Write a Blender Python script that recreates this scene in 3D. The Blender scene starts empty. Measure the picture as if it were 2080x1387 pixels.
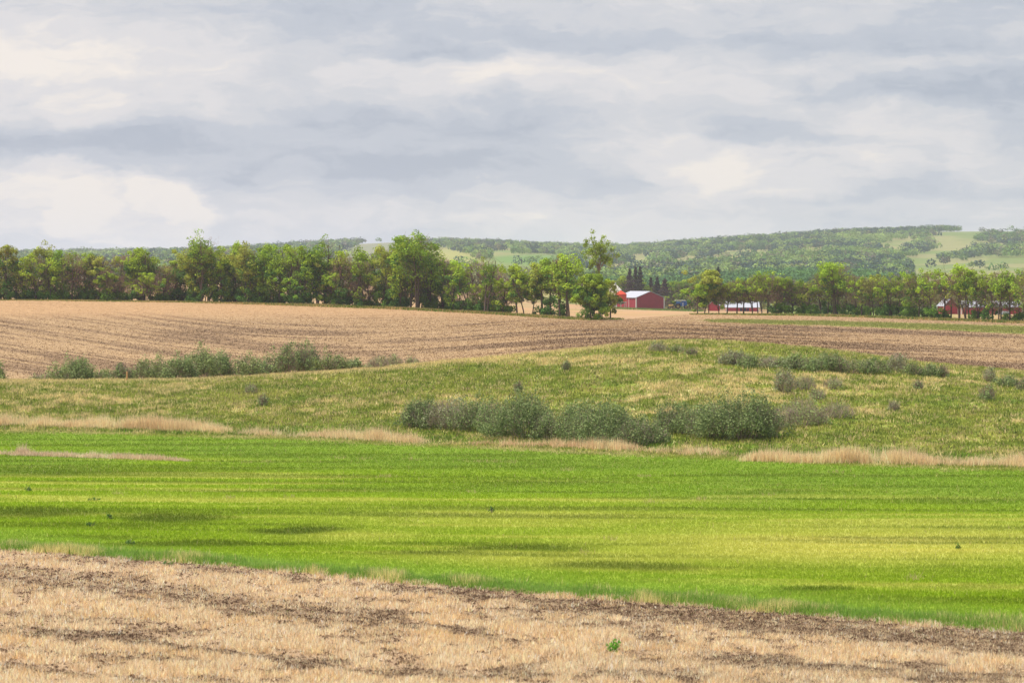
import bpy, math, random
import numpy as np

# ------------------------------------------------------------------ clearing, camera, world, sun
SC = bpy.context.scene
COL = SC.collection
F = 6933.0            # focal length in photo pixels (120 mm on 36 mm, 2080 px wide)
EYE = 12.0            # eye height above the low ground
HY = 560.0            # photo row of eye level

cam_d = bpy.data.cameras.new('camera')
cam = bpy.data.objects.new('camera', cam_d); COL.objects.link(cam)
cam.location = (0, 0, EYE); cam.rotation_euler = (math.radians(90), 0, 0)
cam_d.lens = 120.0; cam_d.sensor_width = 36.0
cam_d.shift_y = -(693.5 - HY) / 2080.0
cam_d.clip_start = 0.5; cam_d.clip_end = 40000
cam_d.dof.use_dof = True; cam_d.dof.focus_distance = 420.0; cam_d.dof.aperture_fstop = 4.0
SC.camera = cam
SC.view_settings.view_transform = 'Standard'
SC.view_settings.look = 'None'
SC.view_settings.exposure = 0.09
SC.view_settings.gamma = 1.0
SC.render.engine = 'CYCLES'
SC.cycles.volume_bounces = 1
SC.cycles.max_bounces = 5
SC.cycles.diffuse_bounces = 3
SC.cycles.transparent_max_bounces = 4

SUN_EL, SUN_AZ = math.radians(58), math.radians(-88)    # azimuth from +Y, clockwise: high on the left
sun_d = bpy.data.lights.new('sun', 'SUN'); sun = bpy.data.objects.new('sun', sun_d); COL.objects.link(sun)
sun_d.energy = 4.6; sun_d.angle = math.radians(5); sun_d.color = (1.0, 0.94, 0.84)
sun.rotation_euler = (math.pi / 2 - SUN_EL, 0, math.pi - SUN_AZ)

def srgb(r, g, b, k=1.0):
    f = lambda c: (c / 255 / 12.92) if c / 255 <= 0.04045 else ((c / 255 + 0.055) / 1.055) ** 2.4
    return np.array([f(r) * k, f(g) * k, f(b) * k])

W = bpy.data.worlds.new('World'); SC.world = W; W.use_nodes = True
nt = W.node_tree; nt.nodes.clear()
def N(t, **kw):
    n = nt.nodes.new(t)
    for k, v in kw.items(): setattr(n, k, v)
    return n
def L(a, b): nt.links.new(a, b)
def M(op, a, b=None, c=None, clamp=False):
    n = N('ShaderNodeMath', operation=op); n.use_clamp = clamp
    for i, v in enumerate((a, b, c)):
        if v is None: continue
        if isinstance(v, (int, float)): n.inputs[i].default_value = v
        else: L(v, n.inputs[i])
    return n.outputs[0]
def build_sky():
    tc = N('ShaderNodeTexCoord'); sx = N('ShaderNodeSeparateXYZ'); L(tc.outputs['Generated'], sx.inputs[0])
    az = M('ARCTAN2', sx.outputs[0], sx.outputs[1]); el = M('ARCSINE', sx.outputs[2])
    cx = N('ShaderNodeCombineXYZ'); L(M('MULTIPLY', az, 6.933), cx.inputs[0]); L(M('MULTIPLY', el, 6.933), cx.inputs[1])
    P = cx.outputs[0]
    # soft warping of the cloud coordinates
    nz = N('ShaderNodeTexNoise'); nz.inputs['Scale'].default_value = 4.5; nz.inputs['Detail'].default_value = 9; nz.inputs['Roughness'].default_value = .6
    mp = N('ShaderNodeMapping'); mp.inputs['Scale'].default_value = (1, 2.2, 1); L(P, mp.inputs[0]); L(mp.outputs[0], nz.inputs['Vector'])
    vs = N('ShaderNodeVectorMath', operation='SUBTRACT'); L(nz.outputs['Color'], vs.inputs[0]); vs.inputs[1].default_value = (.5, .5, .5)
    vm = N('ShaderNodeVectorMath', operation='MULTIPLY'); L(vs.outputs[0], vm.inputs[0]); vm.inputs[1].default_value = (.20, .11, 0)
    va = N('ShaderNodeVectorMath', operation='ADD'); L(P, va.inputs[0]); L(vm.outputs[0], va.inputs[1])
    D = va.outputs[0]
    def noise(scale, sx_, sy_, detail, off, rough=.5):
        m = N('ShaderNodeMapping'); m.inputs['Scale'].default_value = (sx_, sy_, 1); m.inputs['Location'].default_value = (off, off * .7, off); L(D, m.inputs[0])
        n = N('ShaderNodeTexNoise'); n.inputs['Scale'].default_value = scale; n.inputs['Detail'].default_value = detail; n.inputs['Roughness'].default_value = rough
        L(m.outputs[0], n.inputs['Vector']); return n.outputs['Fac']
    v = M('MULTIPLY_ADD', noise(1.0, 1.3, 5.5, 8, 3.1, .55), 1.0, 0.0)
    v = M('ADD', v, M('MULTIPLY_ADD', noise(1.0, 4.0, 16.0, 9, 9.7, .62), .80, -.40))
    v = M('ADD', v, M('MULTIPLY_ADD', noise(1.0, 14.0, 40.0, 8, 4.4, .6), .34, -.17))
    blobs = [(90,200,230,60,.20),(330,120,330,60,.10),(150,283,420,26,-.30),(850,332,280,26,-.24),(1010,250,220,36,-.20),(600,235,260,30,-.10),(1250,58,450,34,-.20),(1920,180,300,28,-.30),(1500,92,450,20,-.14),
             (1480,378,300,16,-.16),(260,482,460,24,-.16),(1650,12,420,16,-.08),(560,380,170,50,-.06),(1880,395,260,20,-.06),(1900,435,300,22,.08),(1300,450,300,22,.05),(700,60,400,40,.06),(1980,120,260,24,.10),(1700,60,350,16,.10),(60,90,160,50,.12),(1330,300,120,50,.08)]
    for (px, py, rx, ry, a) in blobs:
        s = N('ShaderNodeVectorMath', operation='SUBTRACT'); L(D, s.inputs[0]); s.inputs[1].default_value = ((px - 1040) / 1000, (HY - py) / 1000, 0)
        d = N('ShaderNodeVectorMath', operation='MULTIPLY'); L(s.outputs[0], d.inputs[0]); d.inputs[1].default_value = (1000 / rx / 1.5, 1000 / ry / 1.5, 0)
        q = N('ShaderNodeVectorMath', operation='DOT_PRODUCT'); L(d.outputs[0], q.inputs[0]); L(d.outputs[0], q.inputs[1])
        g = M('EXPONENT', M('MULTIPLY', q.outputs['Value'], -1.6))
        v = M('MULTIPLY_ADD', g, a, v)
    # cumulus heads with firmer edges
    for (px, py, rx, rt, rb, a, soft) in [(265,432,178,88,70,.42,.16),(60,385,210,72,90,.27,.2),(330,372,80,30,50,.14,.3),(120,345,110,26,40,.14,.3),(390,418,52,30,36,.12,.3),(1400,335,120,80,70,.24,.35),(1600,348,270,56,56,.32,.35),(1850,262,190,62,90,.22,.4),(1010,412,125,46,60,.22,.25),(820,155,210,42,60,.22,.3),(590,342,62,24,46,.14,.3),(820,424,66,32,50,.14,.3),
                                       (1190,132,210,42,60,.16,.35),(215,368,46,34,38,-.34,.5),(1540,262,120,30,30,-.26,.5),(905,120,140,24,20,-.24,.5),(1710,284,90,16,20,-.16,.5),(180,205,90,34,50,.14,.3),(2000,300,110,50,70,.14,.4),(510,452,60,22,40,.12,.3),(1500,455,80,20,40,.10,.3)]:
        s = N('ShaderNodeVectorMath', operation='SUBTRACT'); L(D, s.inputs[0]); s.inputs[1].default_value = ((px - 1040) / 1000, (HY - py) / 1000, 0)
        sp = N('ShaderNodeSeparateXYZ'); L(s.outputs[0], sp.inputs[0]); yy = M('ADD', M('MULTIPLY', M('MAXIMUM', sp.outputs[1], 0.0), 1000 / rt), M('MULTIPLY', M('MINIMUM', sp.outputs[1], 0.0), 1000 / rb / 1.15))
        d = N('ShaderNodeCombineXYZ'); L(M('MULTIPLY', sp.outputs[0], 1000 / rx), d.inputs[0]); L(yy, d.inputs[1])
        q = N('ShaderNodeVectorMath', operation='LENGTH'); L(d.outputs[0], q.inputs[0])
        mr = N('ShaderNodeMapRange', interpolation_type='SMOOTHSTEP'); L(q.outputs['Value'], mr.inputs[0])
        mr.inputs[1].default_value = 1 + soft * .3; mr.inputs[2].default_value = 1 - soft; mr.inputs[3].default_value = 0; mr.inputs[4].default_value = 1
        v = M('MULTIPLY_ADD', mr.outputs[0], a * .8, v)
    cr = N('ShaderNodeValToRGB'); L(v, cr.inputs[0]); r = cr.color_ramp; r.interpolation = 'EASE'
    stops = [(0.10, (170,179,194)), (0.34, (189,195,206)), (0.50, (205,207,213)), (0.68, (220,218,220)), (0.94, (242,234,226))]
    while len(r.elements) < len(stops): r.elements.new(.5)
    for e, (p, c) in zip(r.elements, stops): e.position = p; e.color = (*srgb(*c), 1)
    # brighter overhead than near the horizon, as a cloudy sky is
    mr = N('ShaderNodeMapRange', interpolation_type='SMOOTHSTEP'); L(el, mr.inputs[0])
    mr.inputs[1].default_value = .12; mr.inputs[2].default_value = 1.1; mr.inputs[3].default_value = 1.0; mr.inputs[4].default_value = 1.35
    sky = N('ShaderNodeTexSky'); sky.sky_type = 'NISHITA'; sky.sun_disc = False; sky.sun_elevation = SUN_EL; sky.sun_rotation = SUN_AZ
    b1 = N('ShaderNodeBackground'); L(sky.outputs[0], b1.inputs[0]); b1.inputs[1].default_value = .08
    b2 = N('ShaderNodeBackground'); L(cr.outputs[0], b2.inputs[0]); L(mr.outputs[0], b2.inputs[1])
    mx = N('ShaderNodeMixShader'); mx.inputs[0].default_value = .93; L(b1.outputs[0], mx.inputs[1]); L(b2.outputs[0], mx.inputs[2])
    out = N('ShaderNodeOutputWorld'); L(mx.outputs[0], out.inputs[0])
build_sky()

# ------------------------------------------------------------------ numeric helpers
rs = np.random.RandomState(7)
def h2(ix, iy, seed):
    n = (ix.astype(np.int64) * 374761393 + iy.astype(np.int64) * 668265263 + seed * 1442695041) & 0x7fffffff
    n = ((n ^ (n >> 13)) * 1274126177) & 0x7fffffff
    n = (n ^ (n >> 16)) & 0xffff
    return n / 65535.0
def vn(x, y, seed=0):
    x = np.asarray(x, float); y = np.asarray(y, float)
    ix = np.floor(x); iy = np.floor(y); fx = x - ix; fy = y - iy
    fx = fx * fx * (3 - 2 * fx); fy = fy * fy * (3 - 2 * fy)
    a = h2(ix, iy, seed); b = h2(ix + 1, iy, seed); c = h2(ix, iy + 1, seed); d = h2(ix + 1, iy + 1, seed)
    return (a * (1 - fx) + b * fx) * (1 - fy) + (c * (1 - fx) + d * fx) * fy
def fbm(x, y, seed=0, o=4):
    s = 0; a = .5; t = 0
    for i in range(o):
        s = s + a * vn(x * 2 ** i + i * 17.3, y * 2 ** i - i * 9.1, seed + i); t += a; a *= .5
    return s / t
def ss(x, a, b):
    t = np.clip((x - a) / (b - a), 0, 1); return t * t * (3 - 2 * t)
def mixc(a, b, t): return a * (1 - t[..., None]) + b * t[..., None]

# ------------------------------------------------------------------ relief of the land
# for each photo column: (distance, photo row) pairs from near to far
UC = [-6000, -900, 0, 400, 800, 1000, 1200, 1320, 1420, 1700, 1850, 2080, 2900, 8000]
def col(*a): return a
EDGE = dict(zip(UC, [1060, 1075, 1115, 1143, 1180, 1197, 1214, 1222, 1230, 1254, 1266, 1283, 1330, 1400]))   # stubble / crop
FAR  = dict(zip(UC, [860, 862, 880, 889, 905, 914, 924, 928, 932, 945, 949, 955, 970, 990]))             # crop / meadow
CRP  = dict(zip(UC, [800, 790, 772, 765, 743, 725, 702, 690, 686, 711, 734, 753, 775, 790]))                # crest row
CRY  = dict(zip(UC, [262, 265, 270, 274, 280, 285, 290, 294, 296, 293, 289, 285, 275, 270]))                # crest distance
T = {  # distance: rows, per column in UC
 450: [690, 690, 681, 675, 670, 669, 668, 667, 667, 677, 686, 697, 712, 715],
 560: [640, 640, 632, 632, 640, 646, 654, 655, 655, 656, 660, 668, 672, 672],
 640: [612, 610, 607, 611, 622, 632, 641, 643, 644, 645, 649, 653, 655, 655],
 700: [607, 607, 606, 609, 619, 629, 637, 639, 636, 640, 644, 648, 650, 650],
 900: [600, 600, 599, 601, 611, 624, 632, 635, 635, 637, 640, 643, 645, 640],
 1150:[590, 590, 592, 592, 602, 615, 624, 629, 632, 636, 637, 637, 635, 630],
 1500:[575, 575, 575, 580, 592, 600, 606, 610, 614, 612, 608, 604, 600, 590],
 2200:[556, 556, 556, 560, 560, 560, 572, 576, 578, 578, 576, 572, 560, 550],
 3000:[545, 545, 543, 540, 526, 520, 540, 543, 541, 534, 548, 528, 520, 520],
 3800:[532, 532, 530, 522, 511, 508, 520, 524, 519, 500, 508, 500, 495, 505],
 4600:[526, 524, 522, 517, 491, 497, 507, 505, 494, 474, 467, 468, 470, 490],
 6000:[528, 528, 525, 522, 508, 510, 517, 515, 510, 495, 490, 490, 490, 500],
 14000:[545]*14,
}
LYG = np.linspace(math.log(2.5), math.log(14500), 1500)
UG = np.concatenate([np.linspace(-6000, -900, 40)[:-1], np.linspace(-900, 2900, 260), np.linspace(2900, 8000, 40)[1:]])
def build_table():
    zc = []
    for i, u in enumerate(UC):
        Y = [2.5, 30]; Z = [-2.0, -4.5]
        Ye = 10.0 * F / (EDGE[u] - HY); Y.append(68); Z.append(-8.1 if Ye > 80 else -8.6)
        Y.append(Ye); Z.append(-10.0)
        Yf = 10.7 * F / (FAR[u] - HY)
        Y.append((Ye + Yf) / 2); Z.append(-10.5)
        Y.append(Yf); Z.append(-10.7)
        yc, pc = CRY[u], CRP[u]
        zcr = -(pc - HY) / F * yc
        Ym = Yf + (yc - Yf) * .45; Y.append(Ym); Z.append(-10.7 + (zcr + 10.7) * .58)
        Y.append(yc - 4); Z.append(zcr)
        dip = 14 if u < 1000 else (9 if u < 1700 else 3)
        Y.append(335); Z.append(-(pc + dip - HY) / F * 335)
        for d in sorted(T):
            Y.append(d); Z.append(-(T[d][i] - HY) / F * d)
        z = np.interp(LYG, np.log(Y), Z)
        zc.append(z)
    zc = np.array(zc)                                  # (ncol, nY)
    # smooth cubic-like interpolation in u
    out = np.empty((len(UG), len(LYG)))
    for j in range(len(LYG)):
        out[:, j] = np.interp(UG, UC, zc[:, j])
    k = np.exp(-.5 * (np.arange(-14, 15) / 4.0) ** 2); k /= k.sum()
    pad = np.pad(out, ((0, 0), (14, 14)), mode='edge')
    out = np.apply_along_axis(lambda r: np.convolve(r, k, 'valid'), 1, pad)
    k = np.exp(-.5 * (np.arange(-9, 10) / 3.5) ** 2); k /= k.sum()
    pad = np.pad(out, ((9, 9), (0, 0)), mode='edge')
    out = np.apply_along_axis(lambda r: np.convolve(r, k, 'valid'), 0, pad)
    return out
ZT = build_table()
def zrel(u, Y):
    u = np.asarray(u, float); Y = np.asarray(Y, float)
    fu = np.interp(u, UG, np.arange(len(UG))); fy = np.interp(np.log(np.maximum(Y, 2.5)), LYG, np.arange(len(LYG)))
    i = np.minimum(fu.astype(int), len(UG) - 2); j = np.minimum(fy.astype(int), len(LYG) - 2); a = fu - i; b = fy - j
    z = (ZT[i, j] * (1 - a) + ZT[i + 1, j] * a) * (1 - b) + (ZT[i, j + 1] * (1 - a) + ZT[i + 1, j + 1] * a) * b
    x = (u - 1040) / F * Y
    amp = .05 + .22 * ss(Y, 215, 245) * (1 - ss(Y, 300, 340)) + .05 * ss(Y, 330, 400)
    z = z + (fbm(x / 7, Y / 7, 5, 3) - .5) * amp
    z = z + (fbm(x / 22, Y / 30, 15, 3) - .5) * .7 * ss(Y, 230, 260) * (1 - ss(Y, 285, 300))
    z = z + (fbm(x / 260, Y / 260, 25, 4) - .5) * 6 * ss(Y, 2000, 3000)
    return z
def rowof(u, Y): return HY - zrel(u, Y) / Y * F
def pt(u, Y):
    return ((u - 1040) / F * Y, float(Y), EYE + float(zrel(u, Y)))
def Yat(u, row, a, b):
    ys = np.linspace(a, b, 400); r = rowof(np.full(400, float(u)), ys)
    k = np.argmin(np.abs(r - row)); return float(ys[k])

Ue = np.array(UC, float)
def Yedge(u): return 10.0 * F / (np.interp(u, Ue, [EDGE[k] for k in UC]) + 5 * (fbm(np.asarray(u) / 60., np.asarray(u) * 0, 61, 3) - .5) - HY)
def Yfar(u): return 10.7 * F / (np.interp(u, Ue, [FAR[k] for k in UC]) - HY)
def Ycrest(u): return np.interp(u, Ue, [CRY[k] for k in UC]) + 2
ROWU = [-6000, -900, 0, 400, 800, 1000, 1180, 1260, 1400, 1700, 2080, 2900, 8000]
def Yrow(u): return np.interp(u, ROWU, [650, 645, 640, 635, 620, 608, 588, 600, 690, 676, 622, 600, 590])

# ------------------------------------------------------------------ objects, tags, meshes
def tag(o, label=None, cat=None, group=None, kind=None):
    if label: o['label'] = label
    if cat: o['category'] = cat
    if group: o['group'] = group
    if kind: o['kind'] = kind
    return o
def thing(name, label, cat, loc=(0, 0, 0), rz=0, group=None):
    o = bpy.data.objects.new(name, None); COL.objects.link(o); o.empty_display_size = .5
    o.location = loc; o.rotation_euler = (0, 0, rz)
    return tag(o, label, cat, group)
def mk(name, V, Fc, mat, col=None, parent=None, smooth=False, n=3):
    """V (N,3), Fc (M,n) ints"""
    V = np.ascontiguousarray(V, np.float32); Fc = np.ascontiguousarray(Fc, np.int32)
    me = bpy.data.meshes.new(name)
    me.vertices.add(len(V)); me.vertices.foreach_set('co', V.ravel())
    me.loops.add(Fc.size); me.loops.foreach_set('vertex_index', Fc.ravel())
    me.polygons.add(len(Fc)); me.polygons.foreach_set('loop_start', np.arange(0, Fc.size, n, dtype=np.int32))
    if smooth: me.polygons.foreach_set('use_smooth', np.ones(len(Fc), bool))
    if col is not None:
        c = np.ones((len(V), 4), np.float32); c[:, :3] = np.clip(col, 0, 1)
        at = me.color_attributes.new('Col', 'FLOAT_COLOR', 'POINT'); at.data.foreach_set('color', c.ravel())
    me.update(calc_edges=True)
    me.materials.append(mat)
    o = bpy.data.objects.new(name, me); COL.objects.link(o)
    if parent: o.parent = parent
    return o
class MB:
    def __init__(s): s.v = []; s.f = []
    def poly(s, pts, faces):
        b = len(s.v); s.v += [tuple(p) for p in pts]; s.f += [tuple(i + b for i in f) for f in faces]; return s
    def box(s, x0, y0, z0, x1, y1, z1):
        p = [(x, y, z) for z in (z0, z1) for y in (y0, y1) for x in (x0, x1)]
        return s.poly(p, [(0, 2, 3, 1), (4, 5, 7, 6), (0, 1, 5, 4), (2, 6, 7, 3), (0, 4, 6, 2), (1, 3, 7, 5)])
    def lathe(s, prof, n=24, c=(0, 0)):
        b = len(s.v)
        for r, z in prof:
            for k in range(n):
                a = 2 * math.pi * k / n; s.v.append((c[0] + r * math.cos(a), c[1] + r * math.sin(a), z))
        for i in range(len(prof) - 1):
            for k in range(n):
                k2 = (k + 1) % n; s.f.append((b + i * n + k, b + i * n + k2, b + (i + 1) * n + k2, b + (i + 1) * n + k))
        s.f.append(tuple(b + k for k in range(n))[::-1]); s.f.append(tuple(b + (len(prof) - 1) * n + k for k in range(n)))
        return s
    def wheel(s, x, y, z, r, w, n=20):
        b = len(s.v); pr = [(r * .55, -w / 2), (r * .92, -w / 2), (r, -w * .3), (r, w * .3), (r * .92, w / 2), (r * .55, w / 2)]
        for rr, t in pr:
            for k in range(n):
                a = 2 * math.pi * k / n; s.v.append((x + rr * math.cos(a), y + t, z + rr * math.sin(a)))
        for i in range(len(pr) - 1):
            for k in range(n):
                k2 = (k + 1) % n; s.f.append((b + i * n + k, b + (i + 1) * n + k, b + (i + 1) * n + k2, b + i * n + k2))
        return s
    def build(s, name, mat, parent=None, bevel=0, smooth=False):
        me = bpy.data.meshes.new(name); me.from_pydata(s.v, [], s.f); me.update()
        if smooth:
            for p in me.polygons: p.use_smooth = True
        me.materials.append(mat); o = bpy.data.objects.new(name, me); COL.objects.link(o)
        if parent: o.parent = parent
        if bevel:
            m = o.modifiers.new('bevel', 'BEVEL'); m.width = bevel; m.segments = 2; m.limit_method = 'ANGLE'
        return o

# ------------------------------------------------------------------ materials
def newmat(name):
    m = bpy.data.materials.new(name); m.use_nodes = True; t = m.node_tree; t.nodes.clear()
    o = t.nodes.new('ShaderNodeOutputMaterial'); return m, t, o
def ground_mat(name, sc1, sc2, amt, bump, bscale, stretch=(1, 1, 1)):
    m, t, o = newmat(name); ln = t.links.new
    at = t.nodes.new('ShaderNodeAttribute'); at.attribute_name = 'Col'
    g = t.nodes.new('ShaderNodeNewGeometry')
    mp = t.nodes.new('ShaderNodeMapping'); mp.inputs['Scale'].default_value = stretch; ln(g.outputs['Position'], mp.inputs[0])
    n1 = t.nodes.new('ShaderNodeTexNoise'); n1.inputs['Scale'].default_value = sc1; n1.inputs['Detail'].default_value = 5; ln(mp.outputs[0], n1.inputs['Vector'])
    n2 = t.nodes.new('ShaderNodeTexNoise'); n2.inputs['Scale'].default_value = sc2; n2.inputs['Detail'].default_value = 4; ln(mp.outputs[0], n2.inputs['Vector'])
    a = t.nodes.new('ShaderNodeMath'); a.operation = 'ADD'; ln(n1.outputs['Fac'], a.inputs[0]); ln(n2.outputs['Fac'], a.inputs[1])
    mr = t.nodes.new('ShaderNodeMapRange'); ln(a.outputs[0], mr.inputs[0]); mr.inputs[1].default_value = .65; mr.inputs[2].default_value = 1.35
    mr.inputs[3].default_value = 1 - amt; mr.inputs[4].default_value = 1 + amt
    vm = t.nodes.new('ShaderNodeVectorMath'); vm.operation = 'SCALE'; ln(at.outputs['Color'], vm.inputs[0]); ln(mr.outputs[0], vm.inputs['Scale'])
    p = t.nodes.new('ShaderNodeBsdfPrincipled'); p.inputs['Roughness'].default_value = .95; p.inputs['Specular IOR Level'].default_value = .08
    ln(vm.outputs[0], p.inputs['Base Color'])
    nb = t.nodes.new('ShaderNodeTexNoise'); nb.inputs['Scale'].default_value = bscale; nb.inputs['Detail'].default_value = 4; ln(g.outputs['Position'], nb.inputs['Vector'])
    b = t.nodes.new('ShaderNodeBump'); b.inputs['Strength'].default_value = .7; b.inputs['Distance'].default_value = bump; ln(nb.outputs['Fac'], b.inputs['Height'])
    ln(b.outputs[0], p.inputs['Normal']); ln(p.outputs[0], o.inputs[0]); return m
def leaf_mat(name, trans=.3):
    m, t, o = newmat(name); ln = t.links.new
    at = t.nodes.new('ShaderNodeAttribute'); at.attribute_name = 'Col'
    p = t.nodes.new('ShaderNodeBsdfPrincipled'); p.inputs['Roughness'].default_value = .75; p.inputs['Specular IOR Level'].default_value = .12
    tr = t.nodes.new('ShaderNodeBsdfTranslucent'); mx = t.nodes.new('ShaderNodeMixShader'); mx.inputs[0].default_value = trans
    ln(at.outputs['Color'], p.inputs['Base Color']); ln(at.outputs['Color'], tr.inputs[0]); ln(p.outputs[0], mx.inputs[1]); ln(tr.outputs[0], mx.inputs[2]); ln(mx.outputs[0], o.inputs[0])
    return m
def paint(name, c, rough=.6, var=.12, scale=1.5, ribs=0, metal=0, spec=.3):
    m, t, o = newmat(name); ln = t.links.new
    p = t.nodes.new('ShaderNodeBsdfPrincipled'); p.inputs['Roughness'].default_value = rough; p.inputs['Metallic'].default_value = metal; p.inputs['Specular IOR Level'].default_value = spec
    tc = t.nodes.new('ShaderNodeTexCoord'); n = t.nodes.new('ShaderNodeTexNoise'); n.inputs['Scale'].default_value = scale; n.inputs['Detail'].default_value = 6; ln(tc.outputs['Object'], n.inputs['Vector'])
    mr = t.nodes.new('ShaderNodeMapRange'); ln(n.outputs['Fac'], mr.inputs[0]); mr.inputs[1].default_value = .3; mr.inputs[2].default_value = .7; mr.inputs[3].default_value = 1 - var; mr.inputs[4].default_value = 1 + var
    vm = t.nodes.new('ShaderNodeVectorMath'); vm.operation = 'SCALE'; vm.inputs[0].default_value = tuple(c); ln(mr.outputs[0], vm.inputs['Scale']); ln(vm.outputs[0], p.inputs['Base Color'])
    if ribs:
        w = t.nodes.new('ShaderNodeTexWave'); w.inputs['Scale'].default_value = ribs; w.bands_direction = 'DIAGONAL'; ln(tc.outputs['Object'], w.inputs['Vector'])
        b = t.nodes.new('ShaderNodeBump'); b.inputs['Distance'].default_value = .03; b.inputs['Strength'].default_value = .5; ln(w.outputs['Fac'], b.inputs['Height']); ln(b.outputs[0], p.inputs['Normal'])
    ln(p.outputs[0], o.inputs[0]); return m
m_leaf = leaf_mat('leaf', .26); m_blade = leaf_mat('blade', .35); m_twig = leaf_mat('twig', 0.0); m_far = leaf_mat('far_leaf', .15)
m_red = paint('barn_red', srgb(150, 38, 52), .55, .1, .6, 3.0)
m_red2 = paint('shed_red', srgb(168, 44, 58), .6, .15, .6, 3.0)
m_roof = paint('white_metal_roof', srgb(174, 177, 187), .45, .07, .5, 2.2)
m_trim = paint('white_trim', srgb(225, 214, 208), .6, .05)
m_bin = paint('bin_orange_red', srgb(222, 66, 22), .4, .1, 1.0)
m_cream = paint('bin_cream', srgb(222, 216, 200), .45, .08, 1.0)
m_steel = paint('steel', srgb(150, 152, 156), .4, .1, 2, metal=.6)
m_dark = paint('dark_opening', srgb(22, 28, 52), .8, .2)
m_blue = paint('blue_paint', srgb(20, 84, 158), .35, .15, 2)
m_navy = paint('navy_paint', srgb(16, 34, 74), .5, .15, 2)
m_yel = paint('ochre_paint', srgb(205, 160, 84), .5, .15, 2)
m_tyre = paint('tyre_rubber', srgb(30, 30, 34), .9, .1)
m_glass = paint('cab_glass', srgb(70, 130, 170), .15, .05, spec=.5)
m_wood = paint('post_wood', srgb(196, 150, 104), .85, .2, 6)

# ------------------------------------------------------------------ colours of the land
PK = .80
G_MID = srgb(140, 166, 32, PK); G_LOW = srgb(146, 174, 62, PK); G_TOP = srgb(126, 154, 46, PK); G_DARK = srgb(90, 108, 26, PK); G_YEL = srgb(210, 202, 108, PK); G_EM = srgb(146, 174, 92, PK)
def crop_col(u, row, x, y):
    e = np.interp(u, Ue, [EDGE[k] for k in UC]); f = np.interp(u, Ue, [FAR[k] for k in UC]); t = (row - f) / np.maximum(e - f, 1)
    w1 = fbm(x / 9, y / 14, 31, 4)
    c = mixc(np.broadcast_to(G_TOP, (*np.shape(u), 3)), G_MID, ss(t + (w1 - .5) * .5, .02, .42))
    c = mixc(c, G_LOW, ss(t + (w1 - .5) * .18, .78, .96))
    c = mixc(c, G_EM, ss(t, .90, .985) * .75)
    st = fbm(x / 16, y / 3.2, 33, 4)
    yl = ss(st, .50, .70) * .50 * ss(t, .1, .3) * (1 - ss(t, .75, .9))
    for (a, b, ra, rb, k) in [(1780, 1105, 560, 40, 1.0), (1080, 1052, 420, 22, .55), (720, 1088, 160, 14, .5), (1500, 1125, 260, 16, .4), (1300, 1018, 260, 8, .3), (300, 1010, 200, 6, .3)]:
        q = ((u - a) / ra) ** 2 + ((row - b) / rb) ** 2; yl = np.maximum(yl, k * np.exp(-q) * (.45 + .9 * st))
    c = mixc(c, G_YEL, np.clip(yl, 0, 1))
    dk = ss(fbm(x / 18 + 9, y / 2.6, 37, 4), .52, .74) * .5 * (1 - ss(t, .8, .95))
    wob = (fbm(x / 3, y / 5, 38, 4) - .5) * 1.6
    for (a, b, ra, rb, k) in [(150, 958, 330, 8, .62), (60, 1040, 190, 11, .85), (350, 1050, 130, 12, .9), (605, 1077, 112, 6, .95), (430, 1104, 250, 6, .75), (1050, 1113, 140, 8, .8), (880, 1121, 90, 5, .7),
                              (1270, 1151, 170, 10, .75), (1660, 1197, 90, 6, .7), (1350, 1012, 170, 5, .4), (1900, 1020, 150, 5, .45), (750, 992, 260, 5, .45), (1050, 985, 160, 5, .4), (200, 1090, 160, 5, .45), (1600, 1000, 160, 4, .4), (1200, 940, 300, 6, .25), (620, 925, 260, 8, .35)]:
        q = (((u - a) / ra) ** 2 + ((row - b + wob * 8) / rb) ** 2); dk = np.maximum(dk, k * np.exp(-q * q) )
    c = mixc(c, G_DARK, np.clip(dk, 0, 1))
    return c * (.93 + .14 * fbm(x / 1.5, y / 1.5, 39, 3))[..., None]
S_LT = srgb(232, 207, 168, PK); S_MD = srgb(192, 164, 134, PK); S_DK = srgb(124, 98, 78, PK); S_OR = srgb(222, 188, 138, PK)
def stub_bare(u, row, x, y):
    """0..1: how much bare soil shows"""
    e = np.interp(u, Ue, [EDGE[k] for k in UC]); w = (fbm(x / 1.2, y / 2.2, 41, 5) - .5) * 1.5
    b = ss(fbm(x / 3.5 + y / 9, y / 6 - x / 16, 43, 4), .52, .74) * .55
    d = row - e
    th = np.interp(u, [0, 300, 900, 1400, 2080], [5, 9, 17, 34, 48])
    b = np.maximum(b, (1 - ss(np.abs(d - th * .55 - 4) + w * 26, th * .35, th * .75)) * np.interp(u, [0, 500, 1000], [.35, .6, .78]))
    for pl, tk, k in [([(-200, 1150), (250, 1195), (600, 1250), (820, 1285)], 24, .58), ([(0, 1290), (250, 1305), (480, 1335), (800, 1375)], 11, .85), ([(560, 1220), (820, 1262), (1040, 1295)], 15, .72),
                      ([(1400, 1330), (1700, 1352), (2100, 1385)], 12, .9), ([(1000, 1235), (1180, 1270), (1420, 1310)], 12, .5), ([(-100, 1350), (300, 1385), (500, 1400)], 12, .55), ([(700, 1365), (1000, 1372), (1500, 1382)], 10, .7), ([(1350, 1250), (1700, 1290), (2100, 1350)], 8, .3)]:
        px = [p[0] for p in pl]; py = [p[1] for p in pl]
        q = np.abs(row + w * 34 - np.interp(u, px, py)); inside = ss(u, px[0] - 60, px[0] + 80) * (1 - ss(u, px[-1] - 80, px[-1] + 60))
        b = np.maximum(b, (1 - ss(q, tk * .5, tk * 1.3)) * k * inside)
    return np.clip(b, 0, 1)
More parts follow.
